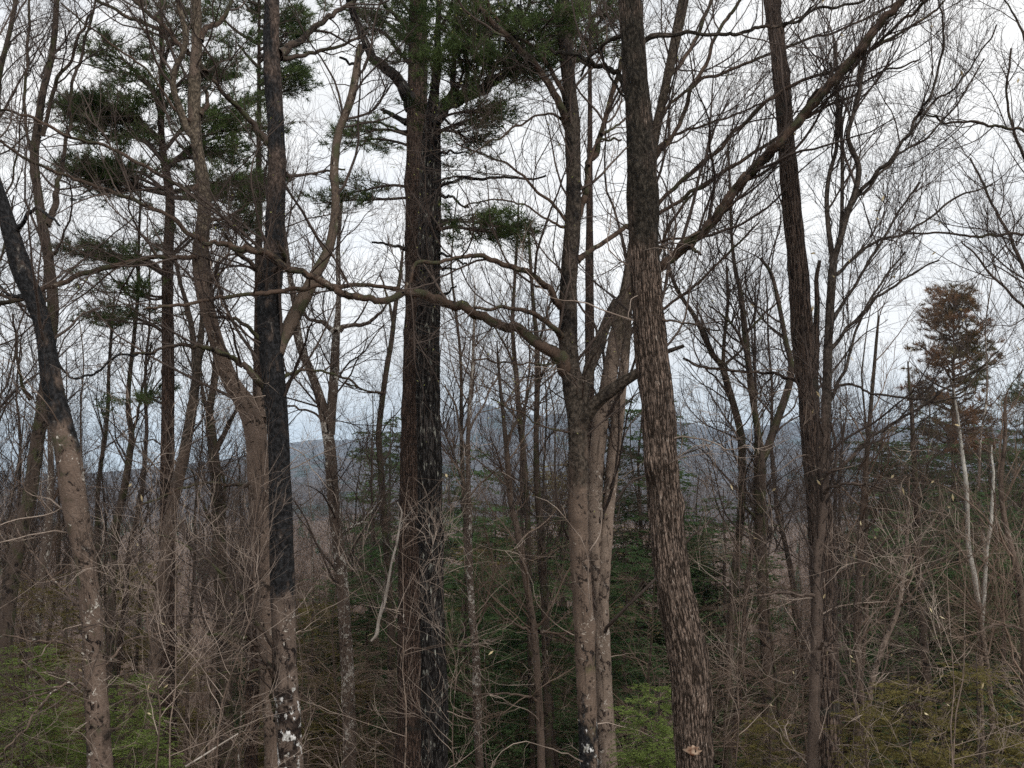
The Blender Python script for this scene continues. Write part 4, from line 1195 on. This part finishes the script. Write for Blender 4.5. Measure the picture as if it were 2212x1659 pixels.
traced_tree('crooked_maple', 'crooked thin tree bending left, just left of the wishbone shaped tree', 'maple tree', 22.5, M['maple'],
            [(1570, 1659, 10), (1573, 1480, 9), (1580, 1300, 9), (1592, 1180, 8.5), (1600, 1086, 8.5), (1600, 1000, 8), (1596, 940, 8), (1584, 890, 7.5), (1568, 836, 7.5), (1556, 793, 7), (1535, 765, 6), (1516, 720, 5.5), (1495, 680, 5), (1470, 643, 4), (1450, 600, 3)],
            stems=[(0.3, [(1558, 800, 4.5), (1560, 740, 4), (1568, 660, 3.5), (1566, 580, 3)])],
            limbs=[(0.4, [(1562, 792, 3.6), (1590, 765, 3), (1605, 750, 3)]), (0.5, [(1590, 900, 4), (1560, 840, 3), (1520, 800, 2)])],
            tw=dict(n=40, mat='twig', L=(0.6, 2.0), up=0.3), top=1.0)

slim = [
    ('slender_maple', 'slim dark tree with sharply angled boughs close left of the central pines', 24.0, 'maple', [(846, 1659, 9), (843, 1540, 8.5), (846, 1406, 8.5), (838, 1240, 7.5), (828, 1103, 7.5), (821, 1003, 7), (817, 936, 6.5), (824, 870, 6.2), (834, 800, 6), (846, 730, 5.5), (852, 670, 5), (862, 600, 4)],
     [(0.5, [(848, 690, 4), (836, 640, 3), (820, 590, 2)]), (-0.4, [(830, 850, 4), (800, 845, 2.6), (760, 835, 2), (730, 820, 1.6)])], 22),
    ('slender_birch', 'grey wavering young tree with pale bare branches right of the central pines', 20.0, 'beech_mid', [(1170, 1659, 8.5), (1167, 1573, 8.5), (1160, 1440, 7.5), (1152, 1350, 7.5), (1134, 1240, 7), (1118, 1145, 6.5), (1104, 1086, 6.2), (1095, 980, 5.5), (1088, 903, 4.5), (1080, 830, 3.5)],
     [(-0.6, [(1156, 1372, 4), (1130, 1360, 3), (1095, 1340, 2.6), (1060, 1310, 2.2), (1045, 1290, 1.8)]), (0.5, [(1163, 1365, 4), (1190, 1370, 3), (1235, 1385, 2.4)]), (0.5, [(1096, 950, 4), (1115, 910, 3), (1140, 860, 2.4)]),
      (-0.7, [(1166, 1520, 4), (1130, 1505, 3), (1090, 1500, 2.6), (1035, 1504, 2.2)])], 18),
    ('thin_maple', 'thin dark upright tree behind the sweeping limb, left of the many stemmed tree', 23.0, 'maple', [(1188, 1659, 9.5), (1182, 1470, 9), (1177, 1306, 9), (1170, 1173, 8), (1161, 1060, 7), (1158, 953, 6), (1160, 853, 6), (1160, 753, 5.5), (1152, 660, 4.5), (1145, 560, 3.5)],
     [(0.4, [(1160, 770, 4), (1175, 700, 3), (1195, 640, 2.4), (1220, 600, 2)]), (-0.5, [(1158, 850, 4), (1180, 790, 2.4), (1210, 760, 2)])], 26),
    ('thin_maple', 'thin crooked tree whose stem shows just left of the thin dark upright tree', 25.0, 'maple', [(1150, 1659, 7), (1146, 1400, 7), (1142, 1200, 6.5), (1138, 1080, 6.2), (1132, 986, 6.2), (1124, 920, 6), (1117, 830, 5.5), (1110, 753, 5), (1107, 686, 4.2), (1112, 600, 3.5), (1118, 500, 3)],
     [(0.4, [(1112, 790, 3.6), (1090, 740, 2.6), (1060, 690, 2)]), (-0.4, [(1124, 900, 3.4), (1140, 860, 2.6), (1150, 800, 2)])], 30),
    ('bent_sapling', 'bent brown young tree standing between the central pines and the thin maples', 22.0, 'spotted_mid', [(1036, 1659, 9), (1033, 1606, 9), (1027, 1406, 8.5), (1018, 1320, 7.5), (1013, 1206, 7), (1012, 1080, 5.5), (1010, 980, 5), (1014, 880, 4), (1021, 786, 3.5), (1024, 700, 3)],
     [(-0.6, [(1034, 1505, 4), (1010, 1500, 3), (980, 1490, 2.4), (965, 1480, 2)]), (0.5, [(1012, 1000, 3.6), (998, 950, 3.2), (985, 880, 2.6), (960, 830, 2)]), (0.6, [(1012, 930, 3.4), (1040, 880, 2.6), (1075, 810, 2)])], 24),
    ('thin_maple', 'thin dark tree with steep upright branches, left of the white pine', 23.0, 'maple', [(236, 1659, 9.5), (237, 1440, 9.5), (235, 1300, 9), (247, 1140, 8.5), (262, 1080, 8.2), (273, 1036, 8), (283, 980, 7), (287, 936, 6.5), (279, 886, 6), (279, 830, 5), (284, 760, 4.5), (290, 690, 4.2), (297, 620, 3.6), (298, 540, 3), (300, 460, 2.6)],
     [(0.4, [(288, 930, 4), (302, 880, 3.4), (318, 810, 3), (330, 740, 2.4)]), (-0.4, [(296, 650, 3), (270, 630, 2.6), (240, 600, 2.2), (215, 570, 2)])], 30),
    ('thin_maple', 'very thin curving tree showing against the sky between the mossy maple and the white pine', 25.0, 'maple', [(215, 1659, 7), (215, 1400, 6.5), (213, 1200, 5.5), (214, 1080, 5), (222, 1000, 4.6), (230, 950, 4.4), (235, 880, 4), (236, 800, 3.6), (240, 700, 3)],
     [], 24),
    ('grey_maple', 'grey trunk low at the left edge behind the mossy maple', 24.0, 'spotted_mid', [(75, 1659, 11), (78, 1450, 11), (85, 1320, 10.5), (95, 1206, 10), (105, 1100, 8), (108, 1020, 6.5), (106, 940, 5.5), (100, 800, 4.5), (96, 650, 3.5)],
     [], 24),
    ('grey_maple', 'grey brown slender tree low between the straight oak and the right edge', 22.0, 'beech_mid', [(1868, 1659, 9), (1862, 1540, 8.5), (1852, 1400, 8), (1850, 1306, 8), (1855, 1173, 6.5), (1860, 1050, 5.5), (1870, 900, 4.5), (1885, 760, 3.5)],
     [(-0.5, [(1852, 1330, 4), (1870, 1300, 3), (1900, 1250, 2)])], 26),
    ('grey_maple', 'dark brown upright tree in front of the green hemlock at right', 24.0, 'maple', [(2005, 1659, 9.5), (2000, 1480, 9.5), (1992, 1350, 9), (1985, 1250, 8.5), (1975, 1100, 7), (1965, 980, 5.5), (1960, 860, 4)],
     [], 26),
    ('grey_maple', 'pale speckled tree near the right edge of the picture', 17.0, 'beech_mid', [(2210, 1659, 9.5), (2203, 1506, 9), (2196, 1380, 8.5), (2187, 1270, 7.5), (2176, 1200, 6.5), (2165, 1130, 5.5), (2158, 1040, 5), (2165, 960, 4)],
     [(-0.5, [(2195, 1360, 4), (2160, 1345, 3.4), (2120, 1348, 3), (2085, 1358, 2.6)]), (0.5, [(2190, 1300, 3), (2150, 1250, 2), (2100, 1200, 2)])], 22),
    ('leaning_beech', 'pale stem leaning right in front of the dark hemlock at right', 21.0, 'beech_pale', [(1880, 1500, 6), (1905, 1406, 6), (1930, 1350, 5.5), (1948, 1295, 5.2), (1957, 1240, 5), (1963, 1180, 4), (1966, 1120, 3)],
     [], 8),
    ('white_birch', 'curving white birch stem at right against the dark hemlock', 23.0, 'birch', [(2140, 1500, 6), (2122, 1360, 5.5), (2106, 1250, 5.2), (2097, 1190, 5), (2090, 1106, 4.8), (2084, 1020, 4.4), (2080, 970, 4), (2070, 920, 3)],
     [], 8),
    ('white_birch', 'second white birch stem, short and straight, nearer the right edge', 24.0, 'birch', [(2122, 1420, 4.5), (2128, 1300, 4.2), (2132, 1210, 4), (2136, 1150, 3.8), (2140, 1106, 3.5), (2144, 1040, 3)],
     [], 8),
    ('off_frame_maple', 'bare tree leaning in from beyond the upper right corner', 17.0, 'maple', [(2330, 1500, 16), (2320, 1100, 15), (2300, 800, 13), (2280, 500, 11), (2270, 250, 9), (2262, 50, 7)],
     [(-0.6, [(2288, 330, 6), (2250, 300, 5), (2212, 284, 4), (2160, 272, 3.6), (2108, 266, 3.2), (2042, 260, 3), (1990, 247, 2)]),
      (-0.4, [(2290, 560, 6), (2250, 520, 4), (2212, 503, 3.6), (2150, 507, 3.4), (2092, 505, 3), (2002, 502, 2.6), (1942, 493, 2)]),
      (0.5, [(2280, 480, 6), (2240, 400, 5), (2200, 300, 4), (2180, 200, 3), (2190, 100, 2.5)]),
      (0.7, [(2290, 700, 6), (2230, 600, 5), (2180, 500, 4), (2130, 400, 3), (2100, 340, 2)]),
      (0.2, [(2270, 250, 5), (2230, 150, 4), (2200, 60, 3), (2170, 0, 2)]),
      (-0.8, [(2300, 820, 6), (2250, 700, 4), (2190, 640, 3.4), (2120, 560, 2.6), (2080, 520, 2)])], 50),
]
for nm, lab, Y, bk, tr_, lb_, n_ in slim:
    traced_tree(nm, lab, 'bare tree' if 'birch' not in nm else 'birch tree', Y, M[bk], tr_, limbs=lb_, tw=dict(n=n_, mat='twig_pale' if bk in ('beech', 'beech_mid', 'beech_pale', 'birch', 'spotted_mid') else 'twig', L=(0.5, 1.8), up=0.25),
                S=16, top=0.8, lump=0.07, step=0.12, low=5)

# raw knot on the oak foot, hanging dead limb, dead poles
def small_limb(name, label, cat, Y, pts, mat, dY=0.0, twigs=0):
    P, R = to_world(pts, Y, dY)
    off = P[0].copy()
    Pq, Rq = resample(P, R, 10 * len(P))
    root = thing(name, label, cat, off)
    Pq, Rq = even(Pq, Rq, 0.05)
    big_tube('branch', Pq, Rq, 10, mat, root, off, lump=0.12, seed=len(pts))
    if twigs:
        P1, R1 = grow(Pq[None], Rq[None], twigs, tr=(0.2, 0.9), L=(0.3, 0.9), ang=(25, 60), up=0.1, K=6, rr=0.6, rl=0.016)
        P2, R2 = grow(P1, R1, twigs * 4, L=(0.1, 0.35), K=4)
        mb = MB()
        mb.add(*tubes(P1, R1, 4))
        mb.add(*tubes(P2, R2, 3))
        mb.build('twigs', mat, root, off)
    return root


small_limb('dead_limb', 'bleached broken dead limb hanging in the twigs left of the central pines', 'dead branch', 18.0,
           [(801, 1385, 2), (814, 1370, 4), (818, 1340, 3.4), (830, 1300, 4), (838, 1262, 3), (846, 1215, 2.2), (858, 1170, 2.2), (864, 1130, 1.8), (868, 1106, 1.6), (858, 1085, 1.2)], M['deadwood'], 0.4, 14)
small_limb('dead_pole', 'bleached straight dead branch propped in the brush at lower left', 'dead branch', 13.0,
           [(400, 1656, 1.8), (438, 1633, 1.8), (475, 1609, 1.6), (514, 1585, 1.3)], M['deadwood'], 0.6)


# ------------------------------------------------------------------ hemlocks and pines of the middle distance
def hemlock_mesh(H, n1, n2, n3, blade, seed, reach=0.24, low=0.04, droop=-0.10):
    z = np.linspace(0, H, 14)
    tr = np.stack([0.02 * H * (fbm(z / 2, 1.1, seed, 1, 2) - 0.5), 0.02 * H * (fbm(z / 2, 4.1, seed, 1, 2) - 0.5), z], 1)
    R = np.linspace(H * 0.011, 0.012, 14)
    tm = MB()
    tm.add(*tubes(tr[None], R[None], 10))
    t = rng.uniform(low, 0.985, n1)
    a = rng.uniform(0, 2 * math.pi, n1)
    L = (1.0 - t) ** 0.75 * H * reach * rng.uniform(0.6, 1.15, n1) + 0.12
    p = np.stack([np.interp(t * H, z, tr[:, 0]), np.interp(t * H, z, tr[:, 1]), t * H], 1)
    d = np.stack([np.cos(a), np.sin(a), rng.uniform(0.0, 0.25, n1)], 1)
    pts = [p]
    for k in range(7):
        d = norm(d + np.array([0, 0, droop]) + rng.normal(size=(n1, 3)) * 0.08)
        p = p + d * (L / 7)[:, None]
        pts.append(p)
    P1 = np.stack(pts, 1)
    R1 = np.maximum(L * 0.010, 0.004)[:, None] * np.linspace(1, 0.2, 8)[None]
    P2, R2 = grow(P1, R1, n1 * n2, tr=(0.15, 1.0), L=(0.16 * H * reach, 0.5 * H * reach), ang=(35, 60), up=-0.06, wig=0.14, K=6, rr=0.6, rl=0.010, flat=0.8, lw=0.5)
    P3, R3 = grow(P2, R2, n1 * n2 * n3, tr=(0.1, 1.0), L=(blade * 1.5, blade * 4.0), ang=(35, 60), up=-0.05, wig=0.1, K=3, rr=0.7, rl=0.012, flat=0.8)
    tm.add(*tubes(P1, R1, 4))
    tm.add(*tubes(P2, R2, 3))
    fm = MB()
    for (Pq, k) in ((P3, 7), (P2, 7)):
        i = np.repeat(np.arange(len(Pq)), k)
        f = rng.uniform(0, 1, len(i)) * (Pq.shape[1] - 1)
        j = np.minimum(f.astype(int), Pq.shape[1] - 2)
        fr = (f - j)[:, None]
        b = Pq[i, j] * (1 - fr) + Pq[i, j + 1] * fr
        tg = norm(Pq[i, j + 1] - Pq[i, j])
        sd = norm(np.cross(tg, np.array([0, 0, 1.0]))) * np.where(rng.random(len(i)) > 0.5, 1, -1)[:, None]
        dd = norm(tg * 0.7 + sd * 0.8 + rng.normal(size=b.shape) * 0.15)
        fm.add(*leaves4(b, dd, rng.uniform(0.6, 1.2, len(i)) * blade, blade * 0.33))
    return tm, fm


def make_conifer(name, label, loc, H, mesh, fmat, group=None, yaw=0.0):
    root = thing(name, label, 'conifer', loc, group)
    if isinstance(mesh[0], MB):
        a = mesh[0].build('trunk', M['twig'], root)
        b = mesh[1].build('crown', M[fmat], root, smooth=False)
    root.rotation_euler = (0, 0, yaw)
    return root


def copy_tree(src, name, loc, yaw, sc, label, group):
    r = src.copy()
    COL.objects.link(r)
    r.location = loc
    r.rotation_euler = (0, 0, yaw)
    r.scale = sc
    r['label'] = label
    if group:
        r['group'] = group
    for ch in PROTO_CH[src.name]:
        c = ch.copy()
        COL.objects.link(c)
        c.parent = r
    return r


PROTO_CH = {}


def conifer_at(u, vtop, Y, label, proto, scw=1.0, group='hemlocks among the bare trees', name=None):
    top = W(u, vtop, Y)
    gz = float(ground_z(top[0], Y))
    H = top[2] - gz
    src, H0, used = proto
    loc = (top[0], Y, gz - 0.05)
    yaw = random.uniform(0, 6.28)
    s = H / H0
    if not used[0]:
        used[0] = True
        src.location, src.rotation_euler, src.scale = loc, (0, 0, yaw), (s * scw, s * scw, s)
        src['label'] = label
        src['group'] = group
        return src
    return copy_tree(src, name, loc, yaw, (s * scw, s * scw, s), label, group)


def proto_conifer(name, H, args, fmat):
    r = make_conifer(name, name.replace('_', ' '), (0, 0, 0), H, hemlock_mesh(H, *args), fmat)
    PROTO_CH[r.name] = list(r.children)
    return (r, H, [False])


hemA = proto_conifer('hemlock', 12.0, (170, 13, 5, 0.12, 3, 0.25), 'hemlock')
hemB = proto_conifer('hemlock', 12.0, (150, 13, 5, 0.12, 8, 0.29), 'hemlock')
hemL = proto_conifer('bright_hemlock', 5.0, (170, 20, 9, 0.036, 5, 0.42), 'hemlock_light')
hemO = proto_conifer('olive_hemlock', 5.0, (130, 16, 8, 0.042, 6, 0.38), 'hemlock_olive')

for (u, v, Y, lab, pr, sw) in [
    (1378, 835, 32, 'tall dark hemlock half hidden behind the big shaggy oak', hemA, 1.0),
    (1565, 1050, 30, 'broad dark hemlock between the shaggy oak and the wishbone shaped tree', hemB, 1.2),
    (1490, 1120, 33, 'hemlock showing just right of the shaggy oak trunk', hemA, 1.0),
    (848, 885, 48, 'narrow green hemlock rising behind the slim tree left of the central pines', hemA, 0.9),
    (800, 1110, 27, 'dark hemlock low behind the bleached dead limb', hemB, 1.0),
    (1012, 940, 52, 'green hemlock topping the thicket just right of the central pines', hemB, 0.9),
    (1075, 1075, 30, 'dark hemlock behind the grey wavering young tree', hemA, 1.15),
    (1180, 1090, 27, 'dark hemlock behind the thin maples, left of the many stemmed tree', hemB, 1.1),
    (1010, 1180, 25, 'dark hemlock low at the right of the central pines', hemA, 1.1),
    (1350, 1150, 24, 'hemlock low between the twin stemmed beech and the shaggy oak', hemB, 0.9),
    (1905, 905, 40, 'hemlock topping the thicket right of the straight oak', hemA, 1.0),
    (1960, 1080, 28, 'broad dark hemlock behind the pale leaning stem at right', hemB, 1.3),
    (2060, 1040, 30, 'dark hemlock behind the curving white birch', hemA, 1.3),
    (2150, 1030, 27, 'dark hemlock behind the pale speckled tree near the right edge', hemB, 1.1),
    (2190, 925, 44, 'hemlock at the right edge beneath the far pine boughs', hemA, 1.1),
    (2065, 885, 43, 'dark green hemlock directly under the bushy pine with browned needles', hemB, 1.4),
    (1985, 935, 38, 'dark hemlock left of the bushy browned pine, topping the thicket', hemA, 1.3),
    (2140, 930, 39, 'dark hemlock right of the bushy browned pine', hemA, 1.3),
    (560, 1200, 40, 'small hemlock glimpsed behind the knotty beech', hemA, 0.9),
    (690, 1230, 34, 'small hemlock between the black maple and the forked tree', hemB, 0.9),
]:
    conifer_at(u, v, Y, lab, pr, sw)
for (u, v, Y, lab) in [
    (60, 1372, 15.6, 'bright green feathery hemlock filling the lower left corner'),
    (272, 1440, 15.8, 'bright green young hemlock just right of the mossy maple foot'),
    (1425, 1455, 13.5, 'light green young hemlock just left of the shaggy oak foot'),
]:
    conifer_at(u, v, Y, lab, hemL, 1.0, 'bright young hemlocks')
for (u, v, Y, lab) in [
    (1960, 1430, 13.0, 'olive green young hemlock in the lower right thicket'),
    (2110, 1400, 14.5, 'olive green young hemlock near the lower right corner'),
    (1870, 1490, 15.0, 'olive green young hemlock just right of the straight oak foot'),
    (1660, 1520, 17.0, 'olive green young hemlock low between the two big oaks'),
    (70, 1215, 24.0, 'olive green hemlock above the bright one at lower left'),
    (680, 1260, 26.0, 'olive green hemlock between the black maple and the forked tree'),
    (300, 1180, 33.0, 'olive green hemlock in the brown thicket left of the white pine'),
    (1060, 1130, 36.0, 'olive tinged hemlock above the dark ones in the centre'),
    (1240, 960, 45.0, 'olive tinged hemlock topping the centre thicket'),
]:
    conifer_at(u, v, Y, lab, hemO, 0.95, 'olive young hemlocks')


# pine with browned needles at right
def wild_pine(name, label, u, vtop, vbot, Y, width, needle, nb, seed, lean=0, cone=False):
    r = random.Random(seed)
    top = W(u, vtop, Y)
    gx = float(W(u + lean, 1200, Y)[0])
    gz = float(ground_z(gx, Y))
    root = thing(name, label, 'pine tree', (gx, Y, gz))
    off = np.array([gx, Y, gz])
    ax = np.array([[gx, Y, gz - 0.2], [gx, Y, gz + (top[2] - gz) * 0.5], [top[0], Y, top[2]]])
    Pq, Rq = resample(ax, np.array([0.16, 0.11, 0.02]), 40)
    big_tube('trunk', Pq, Rq, 12, M['pine_far'], root, off, lump=0.08, seed=seed)
    mb = MB()
    zt, zb = W(u, vtop, Y)[2], W(u, vbot, Y)[2]
    for k in range(nb):
        f = (k + r.random()) / nb
        z = zt - (zt - zb) * f
        a = r.uniform(0, 6.28)
        reach = width / FPX * Y * (0.25 + 0.75 * math.sin(min(1.0, f * 1.5) * 1.57)) * r.uniform(0.55, 1.1)
        if cone:
            reach = width / FPX * Y * min(1.0, 0.22 + 1.5 * f) * (1.0 if f < 0.75 else 0.8) * r.uniform(0.45, 1.1)
        x0 = float(np.interp(z, Pq[:, 2], Pq[:, 0]))
        p0 = np.array([x0, Y, z - 0.1])
        d = np.array([math.cos(a), math.sin(a), 0])
        p1 = p0 + d * reach * 0.5 + np.array([0, 0, 0.10 * reach + 0.12])
        p2 = p0 + d * reach + np.array([0, 0, (0.35 if f < 0.6 else 0.2) * reach + 0.3])
        P_, R_ = resample(np.array([p0, p1, p2]), np.array([0.04, 0.03, 0.012]), 12)
        pine_bough(mb, P_, R_, nsub=9 if cone else 13, Lsub=(0.3, 1.0) if cone else (0.3, 1.2), ntw=3 if cone else 4, needles=8, L=0.18 if cone else 0.14, wd=0.020 if cone else 0.014, start=0.2)
    mb.build('foliage', [M['twig'], M[needle]], root, off, smooth=False)
    return root


wild_pine('white_pine', 'bushy pine with browned needles standing above the thicket at right', 2060, 640, 1000, 40.0, 118, 'needle_brown', 78, 4, cone=True)
wild_pine('white_pine', 'green pine tips cut off by the right edge of the picture', 2245, 800, 1120, 34.0, 90, 'needle', 22, 6)
wild_pine('white_pine', 'dark pine crown high behind the black trunk at upper left', 560, -90, 215, 24.0, 105, 'needle', 26, 9, lean=-10)
wild_pine('white_pine', 'small pine low in the brown thicket behind the white pine trunk', 1275, -40, 150, 22.0, 70, 'needle', 16, 12)


# ------------------------------------------------------------------ the crowd of bare trees behind
def bare_proto(name, H, r0, n1, n2, n3, L1, up, seed, low, mat, ang=(30, 60), leafy=None, flat=0.0, fork=True):
    z = np.linspace(0, H, 26)
    amp = 0.05 * H
    x = amp * (fbm(z / (H * 0.22), 2.2, seed, 1, 3) - 0.5) + 0.03 * z * math.sin(seed)
    y = amp * (fbm(z / (H * 0.22), 7.2, seed, 1, 3) - 0.5)
    x -= x[0]
    y -= y[0]
    P = np.stack([x, y, z], 1)
    R = r0 * (1 - 0.88 * (z / H) ** 0.9)
    root = thing(name, name.replace('_', ' '), 'bare tree', (0, 0, 0))
    big_tube('trunk', *even(P, R, 0.3), 9, M[mat], root, (0, 0, 0), lump=0.10, seed=seed)
    curves = [(P[int(26 * low):], R[int(26 * low):])]
    P0, R0 = curves[0][0][None], curves[0][1][None]
    if fork:   # two or three great forks
        Pf, Rf = grow(P0, R0, 3, tr=(0.1, 0.55), L=(H * 0.3, H * 0.45), ang=(18, 32), up=0.25, wig=0.10, K=14, rr=0.7, rl=0.02, lw=0.2)
        curves += [(Pf[i], Rf[i]) for i in range(3)]
    crown_twigs(curves, n1, L1, ang, up, n2, n3, M['twig_red'] if seed % 2 else M['twig'], root, (0, 0, 0), leafy=leafy, flat=flat)
    PROTO_CH[root.name] = list(root.children)
    return (root, H, [False])


protos = [
    bare_proto('bare_maple', 15.0, 0.13, 42, 8, 6, (0.8, 2.6), 0.30, 1, 0.30, 'maple'),
    bare_proto('bare_maple', 16.0, 0.11, 42, 8, 6, (0.8, 2.4), 0.34, 2, 0.35, 'beech_mid', ang=(25, 50)),
    bare_proto('bare_birch', 14.0, 0.08, 42, 7, 6, (0.6, 2.0), 0.30, 3, 0.28, 'spotted_mid'),
    bare_proto('bare_maple', 17.0, 0.15, 50, 8, 6, (0.9, 2.8), 0.28, 4, 0.40, 'oak2'),
    bare_proto('bare_beech', 13.0, 0.09, 45, 8, 6, (0.7, 2.2), 0.18, 5, 0.20, 'beech'),
]
brush = [
    bare_proto('bare_sapling', 6.5, 0.035, 32, 5, 3, (0.6, 1.5), 0.10, 11, 0.10, 'beech_mid', ang=(45, 75), flat=0.5, fork=False),
    bare_proto('bare_sapling', 5.5, 0.030, 32, 5, 3, (0.5, 1.4), 0.14, 12, 0.08, 'spotted_mid', ang=(40, 70), flat=0.3, fork=False, leafy=(M['leaf'], 24, 0.06)),
    bare_proto('bare_sapling', 7.5, 0.045, 36, 5, 3, (0.6, 1.7), 0.12, 13, 0.12, 'maple', ang=(40, 75), flat=0.3, fork=False),
]
for pr in brush:
    for c in pr[0].children:
        if c.name.startswith('crown'):
            c.data.materials[0] = M['twig_pale']

near_sap = [
    bare_proto('thin_sapling', 6.0, 0.016, 16, 4, 3, (0.7, 1.7), 0.16, 21, 0.12, 'beech_mid', ang=(35, 65), fork=False),
    bare_proto('thin_sapling', 5.0, 0.013, 14, 5, 3, (0.6, 1.5), 0.10, 22, 0.10, 'beech_pale', ang=(45, 75), fork=False, leafy=(M['leaf'], 9, 0.07)),
]
for pr in near_sap:
    for c in pr[0].children:
        if c.name.startswith('crown'):
            c.data.materials[0] = M['twig_bright']

ANCH = sorted([(x / Y, lab) for (lab, x, Y) in TRUNKS.values()])
SHORT = {}
for q, lab in ANCH:
    SHORT[lab] = lab


ZONES = [(-9, 'left of the mossy maple'), (160, 'between the mossy maple and the white pine'), (380, 'between the white pine and the knotty beech'), (640, 'between the black trunk and the central pines'),
         (960, 'between the central pines and the many stemmed tree'), (1290, 'behind the many stemmed tree and the shaggy oak'), (1500, 'between the shaggy oak and the straight oak'),
         (1800, 'right of the straight oak'), (2050, 'near the right edge')]


def zone(u):
    z = ZONES[0][1]
    for a, t in ZONES:
        if u >= a:
            z = t
    return z


def u_of(x, Y):
    return 1106 + x / Y * FPX * 0.997


def scatter(protos_, n, y0, y1, yp, sc, group, words_, seed, excl=None):
    r = random.Random(seed)
    k = 0
    tries = 0
    placed = []
    while k < n and tries < n * 30:
        tries += 1
        Y = y0 + (y1 - y0) * r.random() ** yp
        x = r.uniform(-1, 1) * (0.49 * Y + 1.5)
        if any((x - a) ** 2 + (Y - b) ** 2 < (0.5 + 0.012 * Y) ** 2 * 1.2 for a, b in placed):
            continue
        u = u_of(x, Y)
        if excl and excl(u, Y, r):
            continue
        placed.append((x, Y))
        pr = protos_[k % len(protos_)]
        s = r.uniform(*sc)
        loc = (x, Y, float(ground_z(x, Y)) - 0.1)
        yaw = r.uniform(0, 6.28)
        near = (Y - y0) / (y1 - y0)
        w_ = words_[0] if near < 0.2 else (words_[1] if near < 0.55 else words_[2])
        lab = w_ + ' ' + zone(u)
        tilt = (r.gauss(0, 0.05), r.gauss(0, 0.05))
        if not pr[2][0]:
            pr[2][0] = True
            o = pr[0]
            o.location, o.scale = loc, (s, s, s)
            o['label'], o['group'] = lab, group
        else:
            o = copy_tree(pr[0], pr[0].name, loc, yaw, (s, s, s), lab, group)
        o.rotation_euler = (tilt[0], tilt[1], yaw)
        k += 1


scatter(protos, 270, 26, 125, 1.15, (0.72, 1.12), 'bare trees crowding the slope beyond the large trunks',
        ['nearer bare tree', 'slender bare tree in brown thicket', 'far bare tree low down'], 5)
scatter(brush, 260, 19.5, 60, 0.9, (0.7, 1.2), 'leafless saplings of the understory',
        ['near leafless sapling', 'leafless understory sapling', 'far leafless sapling'], 8)

scatter(near_sap, 13, 9.5, 17, 0.8, (0.75, 1.15), 'thin leafless saplings close to the viewer',
        ['thin pale leafless sapling, very near,', 'thin pale leafless sapling', 'thin pale leafless sapling, farther'], 12,
        excl=lambda u, Y, r_: 470 < u < 720 or 850 < u < 1010 or 1210 < u < 1340)


# ------------------------------------------------------------------ haze
def haze():
    bpy_me = bpy.data.meshes.new('haze')
    x, y0, y1, z0, z1 = 14500, -120, 14500, -80, 620
    v = [(-x, y0, z0), (x, y0, z0), (x, y1, z0), (-x, y1, z0), (-x, y0, z1), (x, y0, z1), (x, y1, z1), (-x, y1, z1)]
    f = [(0, 3, 2, 1), (4, 5, 6, 7), (0, 1, 5, 4), (1, 2, 6, 5), (2, 3, 7, 6), (3, 0, 4, 7)]
    bpy_me.from_pydata(v, [], f)
    m = bpy.data.materials.new('valley_haze')
    m.use_nodes = True
    nt = m.node_tree
    nt.nodes.clear()
    out = nt.nodes.new('ShaderNodeOutputMaterial')
    pv = nt.nodes.new('ShaderNodeVolumePrincipled')
    pv.inputs['Color'].default_value = (0.62, 0.80, 1.0, 1)
    pv.inputs['Density'].default_value = 0.75e-4
    nt.links.new(pv.outputs[0], out.inputs['Volume'])
    bpy_me.materials.append(m)
    o = bpy.data.objects.new('haze', bpy_me)
    COL.objects.link(o)
    tag(o, 'pale blue haze in the valley air', 'haze', kind='stuff')


haze()
